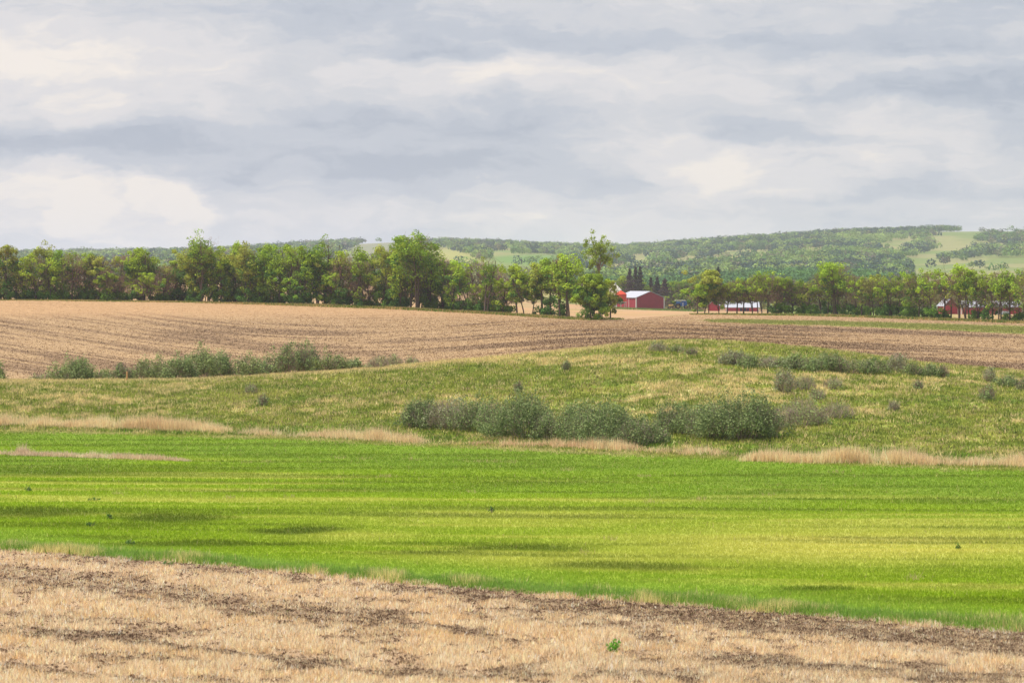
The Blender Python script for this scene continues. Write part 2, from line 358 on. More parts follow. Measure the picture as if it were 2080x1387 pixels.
def stub_col(u, row, x, y):
    b = stub_bare(u, row, x, y)
    c = mixc(np.broadcast_to(S_MD, (*np.shape(u), 3)), S_DK, np.clip(.15 + b * .85, 0, 1))
    return c
H_GR = srgb(130, 144, 60, PK); H_YG = srgb(166, 168, 82, PK); H_TAN = srgb(212, 198, 136, PK); H_DK = srgb(88, 104, 46, PK); H_OR = srgb(210, 188, 140, PK); H_BR = srgb(98, 144, 40, PK)
def hill_mix(u, row, x, y):
    """share of dead tan grass"""
    s = fbm(x / 6, y / 9, 51, 4); s2 = fbm(x / 1.3, y / 2.0, 53, 3)
    cr = np.interp(u, Ue, [CRP[k] for k in UC]); f = np.interp(u, Ue, [FAR[k] for k in UC])
    top = (1 - ss(row - cr, 4, 20)) * np.interp(u, [0, 500, 700, 1200, 1450, 2080], [.75, .7, .85, .8, .35, .3])
    t = .17 + (s - .5) * .8 + (s2 - .5) * 1.5
    for (a, b, ra, rb, k) in [(1150, 735, 260, 12, .5), (1450, 790, 120, 50, .32), (1330, 800, 90, 40, .2), (1800, 790, 260, 24, .2), (2000, 850, 90, 40, .2), (100, 800, 200, 26, .15), (1080, 775, 300, 18, -.35), (600, 800, 350, 18, -.15), (1800, 880, 260, 22, -.6), (700, 865, 260, 14, -.4), (1650, 765, 80, 18, .3), (900, 780, 200, 20, -.1), (1900, 830, 60, 40, -.3), (1560, 720, 120, 12, -.2)]:
        t = t + k * np.exp(-((u - a) / ra) ** 2 - ((row - b) / rb) ** 2)
    return np.clip(np.maximum(t, top * (.6 + s * .7)), 0, 1)
def hill_col(u, row, x, y):
    t = hill_mix(u, row, x, y); v = fbm(x / 2.5, y / 3.5, 57, 3)
    g = mixc(np.broadcast_to(H_GR, (*np.shape(u), 3)), H_BR, ss(fbm(x / 8, y / 8, 58, 3), .55, .75) * .55)
    f = np.interp(u, Ue, [FAR[k] for k in UC]); g = mixc(g, H_BR, (1 - ss(f - row, 6, 70)) * .55)
    g = mixc(g, H_YG, ss(v, .45, .65) * .7); c = mixc(g, H_TAN, ss(t, .3, .95)); return mixc(c, H_DK, ss(1 - v, .56, .72) * .5 * (1 - t))
P_LT = srgb(190, 160, 122, PK); P_MD = srgb(160, 132, 102, PK); P_DK = srgb(104, 80, 64, PK); P_RD = srgb(198, 158, 116, PK); P_GR = srgb(142, 160, 62, PK)
def plough_dark(u, row, x, y):
    # crop rows sweep from far left to near right on the left side, run across on the right
    th = np.interp(u, [0, 900, 1500, 2080], [.235, .20, .10, .05])
    t = y * th + x * 1.0; s = fbm(t / 3.1, (y + x) / 160, 71, 3); s2 = fbm(t / 11 + 4, y / 120, 73, 3); s3 = fbm(x / 14, y / 60, 75, 3)
    tr = row * .16 + u * -.0016 * 16 * .16
    r1 = vn((row - u * .15 * (1 - ss(u, 300, 1300) * .75)) / 2.7, u / 200, 77); r2 = fbm((row - u * .14 * (1 - ss(u, 300, 1300) * .75)) / 14, u / 420, 79, 4)
    d = (s - .5) * .4 + (r1 - .5) * 1.25 + (r2 - .5) * 1.5 + (s3 - .5) * .7 + .50 + .08 * ss(u, 1000, 1500)
    far = 1 - ss(row, np.interp(u, [0, 600, 1200, 2080], [640, 645, 655, 668]) - 12, np.interp(u, [0, 600, 1200, 2080], [640, 645, 655, 668]) + 10)
    return np.clip(d * (1 - far * .55), 0, 1)
def plough_col(u, row, x, y):
    d = plough_dark(u, row, x, y)
    c = mixc(np.broadcast_to(P_LT, (*np.shape(u), 3)), P_DK, ss(d, .25, 1.05) * .50 + .12)
    c = mixc(c, P_RD, (1 - ss(row, 628, 655)) * .6)
    g = green_strip(u, row, x, y); c = mixc(c, P_GR, g)
    return c * (.92 + .16 * fbm(x / 1.2, y / 2.5, 81, 3))[..., None]
def green_strip(u, row, x, y):
    ctr = np.interp(u, [1400, 1700, 2080, 2900], [651, 657, 670, 690]); wd = np.interp(u, [1380, 1480, 1700, 2080], [0.2, 3.5, 5, 8]); n = fbm(x / 3, y / 8, 83, 3)
    return (1 - ss(np.abs(row - ctr) + (n - .5) * 5, wd * .6, wd * 1.25)) * .85 * ss(u, 1380, 1500)
F_TAN = srgb(190, 156, 120, PK); F_GRN = srgb(122, 150, 66, PK)
def farm_col(u, row, x, y):
    n = fbm(x / 25, y / 60, 91, 4); c = mixc(np.broadcast_to(F_TAN, (*np.shape(u), 3)), P_RD, ss(n, .4, .7))
    g = (1 - ss(np.abs(y - 1130) / 60, .5, 1.2)) * ss(u, 1150, 1290) * (1 - ss(u, 1400, 1440)) * .8
    g = np.maximum(g, ss(y, 1190, 1260) * .9 * ss(u, 1000, 1200)); g = np.maximum(g, ss(fbm(x / 12, y / 30, 93, 3), .5, .7) * .3)
    g = np.maximum(g, ss(u, 1540, 1600) * (1 - .75 * ss(u, 1910, 1950)) * .85)
    return mixc(c, F_GRN, np.clip(g, 0, 1))
K_GR = srgb(132, 150, 84, PK); K_YE = srgb(168, 164, 108, PK); K_PU = srgb(150, 134, 110, PK); K_BG = srgb(122, 160, 80, PK)
def hills_col(u, row, x, y):
    n = fbm(x / 120, y / 200, 95, 4); n2 = fbm(x / 30, y / 90, 97, 4)
    c = mixc(np.broadcast_to(K_GR, (*np.shape(u), 3)), K_YE, ss(n + (n2 - .5) * .5, .4, .65)); c = mixc(c, K_PU, ss(n2, .6, .8) * .5); c = mixc(c, srgb(162, 162, 108, PK), ss(u, 1800, 1900) * ss(n + (n2 - .5) * .8, .3, .6) * .8)
    q = ((u - 1090) / 110) ** 2 + ((row - 528) / 12) ** 2; c = mixc(c, K_BG, np.exp(-q * q))
    q = ((u - 920) / 70) ** 2 + ((row - 520) / 18) ** 2; c = mixc(c, srgb(180, 178, 104, PK), np.exp(-q * q) * .9); c = mixc(c, srgb(150, 152, 128, PK), (1 - ss(u, 840, 880)) * ss(row, 480, 486) * .8)
    return c * .84

# ------------------------------------------------------------------ ground sheets
US = np.concatenate([-300 - np.geomspace(5700, 30, 40), np.linspace(-300, 2380, 760), 2380 + np.geomspace(30, 5600, 40)])
def sheet(name, Ya, Yb, rows, colf, mat, label):
    t = np.linspace(0, 1, rows)[:, None]; ya = Ya(US)[None, :]; yb = Yb(US)[None, :]
    Y = ya * (yb / ya) ** t; U = np.broadcast_to(US[None, :], Y.shape)
    z = zrel(U, Y); X = (U - 1040) / F * Y; row = HY - z / Y * F
    C = colf(U, row, X, Y)
    V = np.stack([X, Y, z + EYE], -1).reshape(-1, 3); nc = len(US)
    i = (np.arange(rows - 1)[:, None] * nc + np.arange(nc - 1)[None, :]).ravel()
    Fc = np.stack([i, i + 1, i + nc + 1, i + nc], 1)
    o = mk(name, V, Fc, mat, C.reshape(-1, 3), smooth=True, n=4)
    tag(o, label, None, None, 'structure'); return o
cst = lambda v: (lambda u: np.full(np.shape(u), float(v)))
sheet('stubble_field', cst(2.6), Yedge, 300, stub_col, ground_mat('stubble_soil', 6, 22, .35, .05, 9), 'straw coloured stubble field with bare soil bands in the foreground')
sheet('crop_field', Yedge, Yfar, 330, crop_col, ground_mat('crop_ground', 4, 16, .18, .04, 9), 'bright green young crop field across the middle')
sheet('grass_slope', Yfar, lambda u: Ycrest(u) + 4, 240, hill_col, ground_mat('meadow_ground', 2, 8, .3, .08, 5), 'low meadow rise between the green field and the ploughed field')
sheet('ploughed_field', lambda u: Ycrest(u) + 4, lambda u: Yrow(u) - 9, 420, plough_col, ground_mat('ploughed_soil', 1.2, 5, .35, .12, 3), 'rolling brown field of harvested rows in front of the tree rows')
sheet('farmland', lambda u: Yrow(u) - 9, cst(1650), 120, farm_col, ground_mat('farm_ground', .3, 2, .15, .1, 1), 'farm ground behind the tree rows')
sheet('hills', cst(1650), cst(14400), 360, hills_col, ground_mat('hill_ground', .02, .1, .12, .5, .3), 'distant grassy and wooded hills')

# ------------------------------------------------------------------ scattered grass, stubble, reeds
def blades(name, u, Y, C, h, w, lean, label, kindname, mat=m_blade, k=1, spread=0.0, seed=0, cvar=.15, gain=1.0, tv=0.0, base=0.0):
    """k triangular blades per seed point; every array per point"""
    r = np.random.RandomState(100 + seed); n = len(u)
    x = (u - 1040) / F * Y
    x = np.repeat(x, k) + r.normal(0, 1, n * k) * spread; y = np.repeat(Y, k) + r.normal(0, 1, n * k) * spread
    uu = 1040 + x / y * F
    z = zrel(uu, y) + EYE - .02 + base
    h = np.repeat(h, k) * r.uniform(.55, 1.15, n * k); w = np.repeat(w, k) * r.uniform(.6, 1.3, n * k)
    a = r.uniform(0, math.pi, n * k); a2 = r.uniform(0, 2 * math.pi, n * k); ln = np.abs(r.normal(0, 1, n * k)) * lean
    dx = np.cos(a) * w / 2; dy = np.sin(a) * w / 2
    tx = x + np.cos(a2) * ln * h; ty = y + np.sin(a2) * ln * h; tz = z + h / np.sqrt(1 + ln ** 2)
    V = np.empty((n * k, 3, 3)); V[:, 0] = np.stack([x - dx, y - dy, z], 1); V[:, 1] = np.stack([x + dx, y + dy, z], 1); V[:, 2] = np.stack([tx, ty, tz], 1)
    C = np.repeat(C * (1 + r.normal(0, tv, (n, 1))), k, 0) * gain * (1 + r.normal(0, cvar, (n * k, 1))) ; C = np.repeat(C, 3, 0)
    o = mk(name, V.reshape(-1, 3), np.arange(n * k * 3).reshape(-1, 3), mat, C)
    tag(o, label, kindname, None, 'stuff'); return o
ULO, UHI = -260, 2340
def sample(n, Ya, Yb, p, seed):
    """p=1 uniform over the ground, p=0 uniform in picture rows"""
    r = np.random.RandomState(seed); u = r.uniform(ULO, UHI, n); a = Ya(u); b = Yb(u); t = r.rand(n)
    ex = -1 + 2 * p
    if abs(ex) < .01: Y = a * (b / a) ** t
    else: Y = (a ** ex + (b ** ex - a ** ex) * t) ** (1 / ex)
    return u, Y, HY - zrel(u, Y) / Y * F, (u - 1040) / F * Y
def pick(mask, *a): return [q[mask] for q in a]
# foreground stubble
def do_stubble():
    u, Y, row, x = sample(300000, cst(60), Yedge, .55, 201); r = np.random.RandomState(1)
    b = stub_bare(u, row, x, Y); cl = fbm(x / .35, Y / .8, 219, 2); keep = r.rand(len(u)) > np.maximum(b * .86, .95 * ss(1 - cl, .44, .60))
    u, Y, row, x, b, cl = pick(keep, u, Y, row, x, b, cl)
    q = fbm(x / 1.2, Y / 2.2, 211, 3); C = mixc(np.broadcast_to(S_LT, (len(u), 3)), S_OR, ss(q + r.normal(0, .15, len(u)), .4, .75)); C = mixc(C, S_MD, ss(r.rand(len(u)), .5, 1.0) * .8)
    C = mixc(C, srgb(244, 226, 200, PK), ss(r.rand(len(u)), .75, .95))
    drift = (.7 + .8 * fbm(x / 2.2, Y / 4, 213, 3)) * (1 - .55 * b) * (.45 + .85 * ss(cl, .36, .62))
    blades('stubble_stalks', u, Y, C * 1.05, .155 * drift, .022 + Y * 0.00006, .6, 'standing cut straw stubble in rows on the near field', 'stubble', k=2, spread=.035, seed=1, gain=1.45, tv=.2, cvar=.22)
    # lying straw
    u, Y, row, x = sample(90000, cst(60), Yedge, .55, 203); b = stub_bare(u, row, x, Y)
    C = mixc(np.broadcast_to(S_LT, (len(u), 3)), S_MD, r.rand(len(u)) * .9); C = C * (1 - .35 * b)[:, None]
    blades('loose_straw', u, Y, C, np.full(len(u), .16), np.full(len(u), .022), 2.6, 'loose straw lying across the near field', 'straw', seed=2, base=.03, gain=1.15)
    # soil clods in the bare bands
    u, Y, row, x = sample(110000, cst(60), Yedge, .55, 205); b = stub_bare(u, row, x, Y); cl = fbm(x / .35, Y / .8, 219, 2); keep = r.rand(len(u)) < b * .9 + .06 + .3 * ss(1 - cl, .48, .62)
    u, Y, row, x = pick(keep, u, Y, row, x); C = np.broadcast_to(S_DK, (len(u), 3)) * r.uniform(.55, 1.25, (len(u), 1))
    blades('soil_clods', u, Y, C, np.full(len(u), .07), np.full(len(u), .15), .6, 'dark soil clods in the bare bands of the near field', 'soil', mat=m_twig, seed=3, k=2, spread=.03)
    # sparse weeds
    u, Y, row, x = sample(30000, cst(60), Yedge, .55, 207); g = fbm(x / 2.0, Y / 3.2, 217, 3); e = np.interp(u, Ue, [EDGE[k] for k in UC])
    keep = r.rand(len(u)) < ss(g, .62, .76) * .8 + (1 - ss(row - e, 4, 40)) * .6 * ss(u, 700, 1500)
    u, Y = pick(keep, u, Y); C = np.broadcast_to(srgb(130, 140, 62, PK), (len(u), 3))
    blades('seedling_weeds', u, Y, C, np.full(len(u), .08), np.full(len(u), .04), .7, 'thin green weeds among the near stubble', 'weeds', seed=4, k=2, spread=.04, cvar=.25)
do_stubble()
def do_crop():
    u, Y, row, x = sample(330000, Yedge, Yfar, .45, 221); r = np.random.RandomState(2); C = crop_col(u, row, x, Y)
    e = np.interp(u, Ue, [EDGE[k] for k in UC]); ed = 1 - ss(row - e, -30, -4); ed = np.clip(1 - (e - row) / 26, 0, 1)
    C = mixc(C, G_YEL, (r.rand(len(u)) > .9) * .3); C = C * 1.36
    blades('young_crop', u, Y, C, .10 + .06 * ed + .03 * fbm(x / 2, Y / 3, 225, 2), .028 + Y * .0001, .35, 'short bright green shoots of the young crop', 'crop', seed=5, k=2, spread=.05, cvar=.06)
    # taller edge grass
    r = np.random.RandomState(3); n = 26000; u = r.uniform(ULO, UHI, n); Y = Yedge(u) + np.abs(r.normal(0, 1.3, n)) * np.where(r.rand(n) < .2, -.5, 1); x = (u - 1040) / F * Y
    tall = fbm(x / 1.4, Y / 3, 227, 3); C = mixc(np.broadcast_to(srgb(122, 154, 70, PK), (n, 3)), srgb(116, 150, 48, PK), r.rand(n)); C = mixc(C, H_TAN, ss(tall + r.normal(0, .1, n), .6, .8) * .9)
    blades('field_edge_grass', u, Y, C, .12 + .26 * ss(tall, .3, .75), np.full(n, .035), .4, 'taller tufted grass along the near edge of the green field', 'grass', seed=6, k=2, spread=.05, cvar=.2, gain=1.5)
    # pale dry wisps in the crop
    r = np.random.RandomState(4); us = []; ys = []
    spots = [(830, 933), (845, 934), (735, 932), (950, 938), (975, 938), (1000, 938), (1040, 939), (690, 931), (780, 968), (1150, 955), (1560, 1006), (1320, 1022), (1700, 960), (590, 1010), (470, 1012), (1420, 1015), (960, 1000), (1240, 1095), (500, 940), (540, 938), (240, 1003), (1855, 1175), (1190, 1122), (1925, 958), (1310, 968)]
    for (a, b) in spots:
        y0 = Yat(a, b, 110, 235); m = r.randint(20, 60); us.append(a + r.normal(0, 9, m)); ys.append(y0 + r.normal(0, .6, m))
    u = np.concatenate(us); Y = np.concatenate(ys)
    m = 2500; uu = r.uniform(ULO, UHI, m); yy = Yedge(uu) + (Yfar(uu) - Yedge(uu)) * r.rand(m) ** .6; u = np.concatenate([u, uu]); Y = np.concatenate([Y, yy])
    blades('dry_grass_wisps', u, Y, np.broadcast_to(H_TAN, (len(u), 3)) * 1.05, np.full(len(u), .22), np.full(len(u), .035), .35, 'pale dry grass wisps sprinkled over the green field', 'grass', seed=7, k=1)
do_crop()
def do_meadow():
    n = 90000; u, Y, row, x = sample(n, Yfar, lambda u: Ycrest(u) + 10, .8, 231); r = np.random.RandomState(5)
    t = hill_mix(u, row, x, Y); dead = r.rand(n) < .08 + .80 * ss(t, .2, .85)
    g = fbm(x / 3, Y / 4, 235, 3); f = np.interp(u, Ue, [FAR[k] for k in UC])
    C = mixc(np.broadcast_to(H_GR, (n, 3)), H_YG, ss(g + r.normal(0, .12, n), .35, .7)); C = mixc(C, H_BR, ss(r.rand(n) * (1 - ss(f - row, 0, 80)) + .25 * (1 - t), .5, .9) * .7)
    C = mixc(C, H_DK, (r.rand(n) > .8) * .8); C = mixc(C, srgb(168, 140, 110, PK), ((r.rand(n) > .9) & (g > .5)) * .7)
    D = mixc(np.broadcast_to(H_TAN, (n, 3)), H_OR, r.rand(n)); C = np.where(dead[:, None], D, C * 1.05)
    hh = np.where(dead, .32, .25) * (.55 + .9 * fbm(x / 1.6, Y / 2.4, 237, 3)) 
    blades('meadow_grass', u, Y, C, hh, np.full(n, .085), .85, 'mixed green and straw coloured tussocks covering the low rise', 'grass', seed=8, k=6, spread=.17, cvar=.14, tv=.22, gain=1.25)
    # fallen tan line where crop meets meadow
    m = 16000; u = r.uniform(ULO, UHI, m); Y = Yfar(u) + r.normal(0, 1.2, m); x = (u - 1040) / F * Y; q = fbm(x / 3, Y / 3, 239, 3)
    C = mixc(np.broadcast_to(H_TAN, (m, 3)), H_YG, ss(q + r.normal(0, .1, m), .45, .62))
    blades('field_margin_grass', u, Y, C, np.full(m, .17), np.full(m, .06), .7, 'matted dry grass on the far margin of the green field', 'grass', seed=9, k=2, spread=.1, cvar=.2, gain=1.2)
do_meadow()
def reeds(name, segs, label, C0, C1, seed, tall=1.0):
    r = np.random.RandomState(seed); A = [[], [], [], []]
    for (x0, r0, x1, r1, hp, n, dep) in segs:
        u = r.uniform(x0, x1, n); t = (u - x0) / (x1 - x0); rw = r0 + (r1 - r0) * t
        yc = np.interp(u, np.linspace(x0, x1, 9), [Yat(x0 + (x1 - x0) * q, r0 + (r1 - r0) * q, 110, 290) for q in np.linspace(0, 1, 9)])
        Y = yc + np.abs(r.normal(0, dep, n)); x = (u - 1040) / F * Y
        q = fbm(x / 1.6, Y / 2.5 + seed, 241, 3); env = np.sin(np.clip(t, 0, 1) * math.pi) ** .35
        keep = r.rand(n) < .12 + ss(q, .28, .55)
        h = hp * Y / F * env * (.4 + .8 * q) * r.uniform(.5, 1.15, n); A[0].append(u[keep]); A[1].append(Y[keep]); A[2].append(h[keep]); A[3].append(q[keep])
    u, Y, h, q = [np.concatenate(a) for a in A]; n = len(u)
    C = mixc(np.broadcast_to(C0, (n, 3)), C1, ss(q + r.normal(0, .15, n), .35, .7))
    blades(name, u, Y, C, h, np.full(n, .04), .26, label, 'reeds', gain=1.45, tv=.16, seed=seed, k=4, spread=.2, cvar=.12)
R0 = srgb(230, 210, 168, PK); R1 = srgb(216, 190, 150, PK); R2 = srgb(214, 178, 144, PK)
reeds('dry_reeds', [(-260, 864, 160, 868, 34, 2200, 1.2), (100, 869, 470, 880, 34, 2900, 1.3), (190, 868, 245, 871, 44, 450, .8), (480, 884, 660, 892, 22, 500, 1.5), (610, 888, 870, 902, 28, 1300, 1.4), (720, 892, 800, 898, 34, 350, .9)], 'tall pale dry reeds along the left foot of the meadow rise', R0, R1, 21)
reeds('dry_reeds', [(960, 905, 1110, 911, 26, 450, .9), (1080, 908, 1310, 918, 30, 900, .9), (1290, 918, 1520, 930, 22, 600, 1.5)], 'russet dry reeds below the big sage green shrubs', R2, R0, 22)
reeds('dry_reeds', [(1500, 936, 1640, 940, 30, 800, 1.2), (1600, 939, 1900, 946, 44, 2700, 1.2), (1880, 945, 1970, 948, 24, 200, 1.4), (1955, 947, 2340, 958, 42, 1900, 1.2)], 'tall pale dry reeds along the right foot of the meadow rise', R0, R1, 23)
reeds('dry_reeds', [(-260, 918, 60, 924, 17, 500, .35), (20, 924, 385, 937, 17, 1500, .35), (165, 929, 240, 932, 26, 260, .3), (35, 923, 60, 925, 30, 90, .3)], 'strip of dry reeds standing inside the green field on the left', srgb(224, 206, 178, PK), srgb(208, 184, 156, PK), 24)
def do_plough():
    n = 170000; u, Y, row, x = sample(n, lambda u: Ycrest(u) + 8, lambda u: Yrow(u) - 9, .62, 251); r = np.random.RandomState(6)
    keep = green_strip(u, row, x, Y) < .4; u, Y, row, x = pick(keep, u, Y, row, x); n = len(u)
    d = plough_dark(u, row, x, Y); dk = r.rand(n) < np.clip(.10 + .72 * ss(d, .3, .9), 0, 1); far = 1 - ss(row, 630, 662)
    C = mixc(np.broadcast_to(P_LT, (n, 3)), P_MD, r.rand(n)); C = np.where(dk[:, None], np.broadcast_to(P_DK, (n, 3)) * r.uniform(.7, 1.1, (n, 1)), C * 1.05)
    C = mixc(C, P_RD, far * .7)
    blades('straw_and_clods', u, Y, C, np.where(dk, .12, .12) * (1 - far * .4), .08 + Y * .00011, .6, 'loose straw and dark clods covering the brown rolling field', 'stubble', seed=10, k=2, spread=.12, cvar=.16, gain=1.1)
    m = 26000; u = r.uniform(1380, UHI, m); Y = np.zeros(m); ctr = np.interp(u, [1400, 1700, 2080, 2900], [651, 657, 670, 690])
    grid = np.linspace(1380, UHI, 40); yc = np.array([Yat(g, np.interp(g, [1400, 1700, 2080, 2900], [651, 657, 670, 690]), 400, 690) for g in grid]); Y = np.interp(u, grid, yc) + r.normal(0, 16, m)
    row = HY - zrel(u, Y) / Y * F; x = (u - 1040) / F * Y; keep = green_strip(u, row, x, Y) > .35; u, Y = pick(keep, u, Y); n = len(u)
    C = mixc(np.broadcast_to(H_GR, (n, 3)), H_TAN, r.rand(n) ** 1.5)
    blades('strip_grass', u, Y, C, np.full(n, .25), np.full(n, .14), .5, 'green grass strip across the brown field on the right', 'grass', seed=11, k=2, spread=.2, cvar=.2)
    # verge under the tree rows
    m = 34000; u = r.uniform(ULO, UHI, m); Y = Yrow(u) - 4 + r.normal(0, 3.2, m); x = (u - 1040) / F * Y; q = fbm(x / 5, Y / 5, 253, 3)
    keep = (r.rand(m) < .25 + .75 * ss(q, .3, .6)) & ~((u > 1262) & (u < 1405)); u, Y, q = pick(keep, u, Y, q); n = len(u)
    C = mixc(np.broadcast_to(srgb(112, 130, 54, PK), (n, 3)), srgb(196, 168, 112, PK), ss(q + r.normal(0, .2, n), .4, .8))
    hh = np.interp(u, [0, 450, 600, 1200, 1250, 1420, 1600, 2080], [.2, .25, .5, .5, .3, .3, .5, .6])
    blades('verge_grass', u, Y, C, hh, np.full(n, .2), .4, 'rough grass verge at the foot of the tree rows', 'grass', seed=12, k=2, spread=.3, cvar=.2, gain=1.2)
    # grass round the farmyard
    m = 9000; u = r.uniform(1225, 1425, m); Y = r.normal(1135, 16, m); C = mixc(np.broadcast_to(srgb(104, 140, 60, PK), (m, 3)), srgb(190, 170, 110, PK), ss(r.rand(m) + (u < 1290) * .3, .5, 1))
    blades('farmyard_grass', u, Y, C, np.full(m, .5), np.full(m, .4), .4, 'rough green grass in front of the red barn', 'grass', seed=13, k=2, spread=.6, cvar=.2)
do_plough()

# ------------------------------------------------------------------ trees and shrubs
class TB:
    """gathers tapered tubes and loose leaf triangles"""
    def __init__(s): s.V = []; s.F = []; s.C = []; s.n = 0
    def tube(s, P, R, c, sides=5):
        P = np.array(P, float); R = np.array(R, float); n = len(P); T_ = np.gradient(P, axis=0); T_ /= np.linalg.norm(T_, axis=1)[:, None] + 1e-9
        up = np.array([.3, .9, .1]); A = np.cross(T_, up); A /= np.linalg.norm(A, axis=1)[:, None] + 1e-9; B = np.cross(T_, A)
        an = np.arange(sides) * 2 * math.pi / sides
        ring = P[:, None] + R[:, None, None] * (np.cos(an)[None, :, None] * A[:, None] + np.sin(an)[None, :, None] * B[:, None])
        s.V.append(ring.reshape(-1, 3)); f = []
        for i in range(n - 1):
            for k in range(sides):
                a = i * sides + k; b = i * sides + (k + 1) % sides; c_ = a + sides; d = b + sides
                f += [(a, b, d), (a, d, c_)]
        s.F.append(np.array(f) + s.n); s.n += n * sides; s.C.append(np.broadcast_to(c, (n * sides, 3)))
    def leaves(s, P, size, C, r, O=None):
        n = len(P); a = r.normal(0, 1, (n, 3)); b = r.normal(0, 1, (n, 3))
        if O is not None:
            nn = O / (np.linalg.norm(O, axis=1)[:, None] + 1e-6) + r.normal(0, .45, (n, 3)); a = np.cross(nn, a); b = np.cross(nn, a)
        a /= np.linalg.norm(a, axis=1)[:, None]; b /= np.linalg.norm(b, axis=1)[:, None]
        sz = size * r.uniform(.6, 1.4, (n, 1)); V = np.stack([P + a * sz, P - a * sz * .5 + b * sz * .8, P - a * sz * .5 - b * sz * .8], 1)
        s.V.append(V.reshape(-1, 3)); s.F.append(np.arange(n * 3).reshape(-1, 3) + s.n); s.n += n * 3; s.C.append(np.repeat(C, 3, 0))
    def twigs(s, P, D, wd, C):
        n = len(P); side = np.cross(D, np.random.RandomState(3).normal(0, 1, (n, 3))); side /= np.linalg.norm(side, axis=1)[:, None] + 1e-9
        V = np.stack([P - side * wd / 2, P + side * wd / 2, P + D], 1); s.V.append(V.reshape(-1, 3)); s.F.append(np.arange(n * 3).reshape(-1, 3) + s.n); s.n += n * 3; s.C.append(np.repeat(C, 3, 0))
    def build(s, name, mat, parent): return mk(name, np.concatenate(s.V), np.concatenate(s.F), mat, np.concatenate(s.C), parent) if s.V else None
BARK = srgb(104, 90, 80); BARKD = srgb(70, 60, 54); TWIG = srgb(146, 120, 108); TWIGP = srgb(166, 134, 120)
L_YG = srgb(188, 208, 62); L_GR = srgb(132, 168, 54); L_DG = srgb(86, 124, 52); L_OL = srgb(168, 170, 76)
def tree(name, u, Y, top, wpx, kind, label, group, cat='tree', low=.25, dens=1.0, seed=0, leafs=.17, tone=1.0, basebush=False, forks=1):
    r = np.random.RandomState(9000 + seed); px = Y / F
    loc = pt(u, Y); base = HY - (loc[2] - EYE) / Y * F; H = max((base - top) * px, 1.5); Wd = wpx * px * .5
    t = thing(name, label, cat, loc, r.uniform(0, 6.28), group)
    tr = TB(); tw = TB(); lf = TB()
    lean = r.normal(0, .03, 2) * H; bark = BARK * (1 - .35 * r.rand()); ends = []
    nst = forks if forks > 1 else (1 if r.rand() < .62 else 2)
    for sidx in range(nst):
        off = r.normal(0, .16 + .2 * (nst > 1), 2); dirn = r.normal(0, .07 + .09 * (nst > 1), 2) * H
        zz = np.linspace(0, .86 * H, 8); q = (zz / H)[:, None]; P = np.concatenate([off[None] + (lean + dirn)[None] * q ** 1.3 + r.normal(0, .012 * H, (8, 2)) * q, zz[:, None]], 1)
        P[0, 2] = -.3; r0 = (.016 + .006 * r.rand()) * H / (nst ** .5); R = r0 * (1 - q[:, 0]) ** .8 + .02; tr.tube(P, R, bark, 6)
        nl = int(r.randint(9, 14) / nst + 3)
        for k in range(nl):
            f = r.uniform(max(low, .22), .9); zc = f * .86 * H; b = np.array([np.interp(zc, zz, P[:, 0]), np.interp(zc, zz, P[:, 1]), zc])
            a = r.uniform(0, 6.28); prof = crown_r(zc / H, kind, low); ln = Wd * prof * r.uniform(.65, 1.05); rise = ln * r.uniform(.5, 1.3) * (1.2 if kind == 'vase' else .8)
            e = b + np.array([math.cos(a) * ln, math.sin(a) * ln, rise]); e[2] = min(e[2], H * .97); m = (b + e) / 2 + np.array([0, 0, -.12 * ln]) + r.normal(0, .06 * ln, 3)
            rr = r0 * (1 - f) * .62 + .02; tr.tube([b, m, e], [rr, rr * .6, .015], bark * .95, 4); ends.append(e)
            for j in range(3):
                s0 = m + (e - m) * r.uniform(-.3, .8); e2 = s0 + r.normal(0, .35, 3) * np.array([ln, ln, ln * .6]) + [0, 0, ln * .3]
                e2[2] = min(e2[2], H); tr.tube([s0, (s0 + e2) / 2 + r.normal(0, .04 * ln, 3), e2], [rr * .45, rr * .3, .012], bark * .95, 3); ends.append(e2)
    ends = np.array(ends)
    # clumps of leaves through the crown volume
    nc = int({'full': 84, 'half': 66, 'bare': 34, 'vase': 44, 'bush': 80}[kind] * dens * max(.6, (H * Wd / 22.) ** .5))
    nlb = int(r.randint(7, 11)); zl = low + .06 + (.80 - low) * (np.arange(nlb) + r.rand(nlb)) / nlb; al = r.uniform(0, 6.28, nlb)
    offl = np.array([crown_r(q, kind, low) for q in zl]) * Wd * r.uniform(.35, .8, nlb); rx = Wd * r.uniform(.28, .50, nlb); rz = np.minimum(H * r.uniform(.09, .17, nlb), rx * 1.5)
    zl[-1] = 1 - rz[-1] / H; offl[-1] *= .4; Lc = np.stack([np.cos(al) * offl, np.sin(al) * offl, zl * H], 1) + np.concatenate([lean, [0]])[None] * zl[:, None]
    wgt = (rx ** 2) * (1 + (zl > .5)); li = r.choice(nlb, nc, p=wgt / wgt.sum()); dv = r.normal(0, 1, (nc, 3)); dv /= np.linalg.norm(dv, axis=1)[:, None]
    C3 = Lc[li] + dv * np.stack([rx, rx, rz], 1)[li] * r.uniform(.3, 1.05, (nc, 1)) ** .6; C3[:, 2] = np.minimum(C3[:, 2], H * .98)
    pull = ends[r.randint(0, len(ends), nc)]; mixk = (r.rand(nc) < .22)[:, None]; C3 = np.where(mixk & (pull[:, 2:3] > low * H), pull * .98, C3)
    hue = r.rand(); tree_c = (L_GR * (1 - hue) + (L_YG if hue < .75 else L_OL) * hue) * r.uniform(.82, 1.1)
    per = int(46 * dens); m = nc * per
    cs = (.034 * H * r.uniform(.5, 1.5, nc) + .14) * (1.25 if kind == 'bare' else 1)
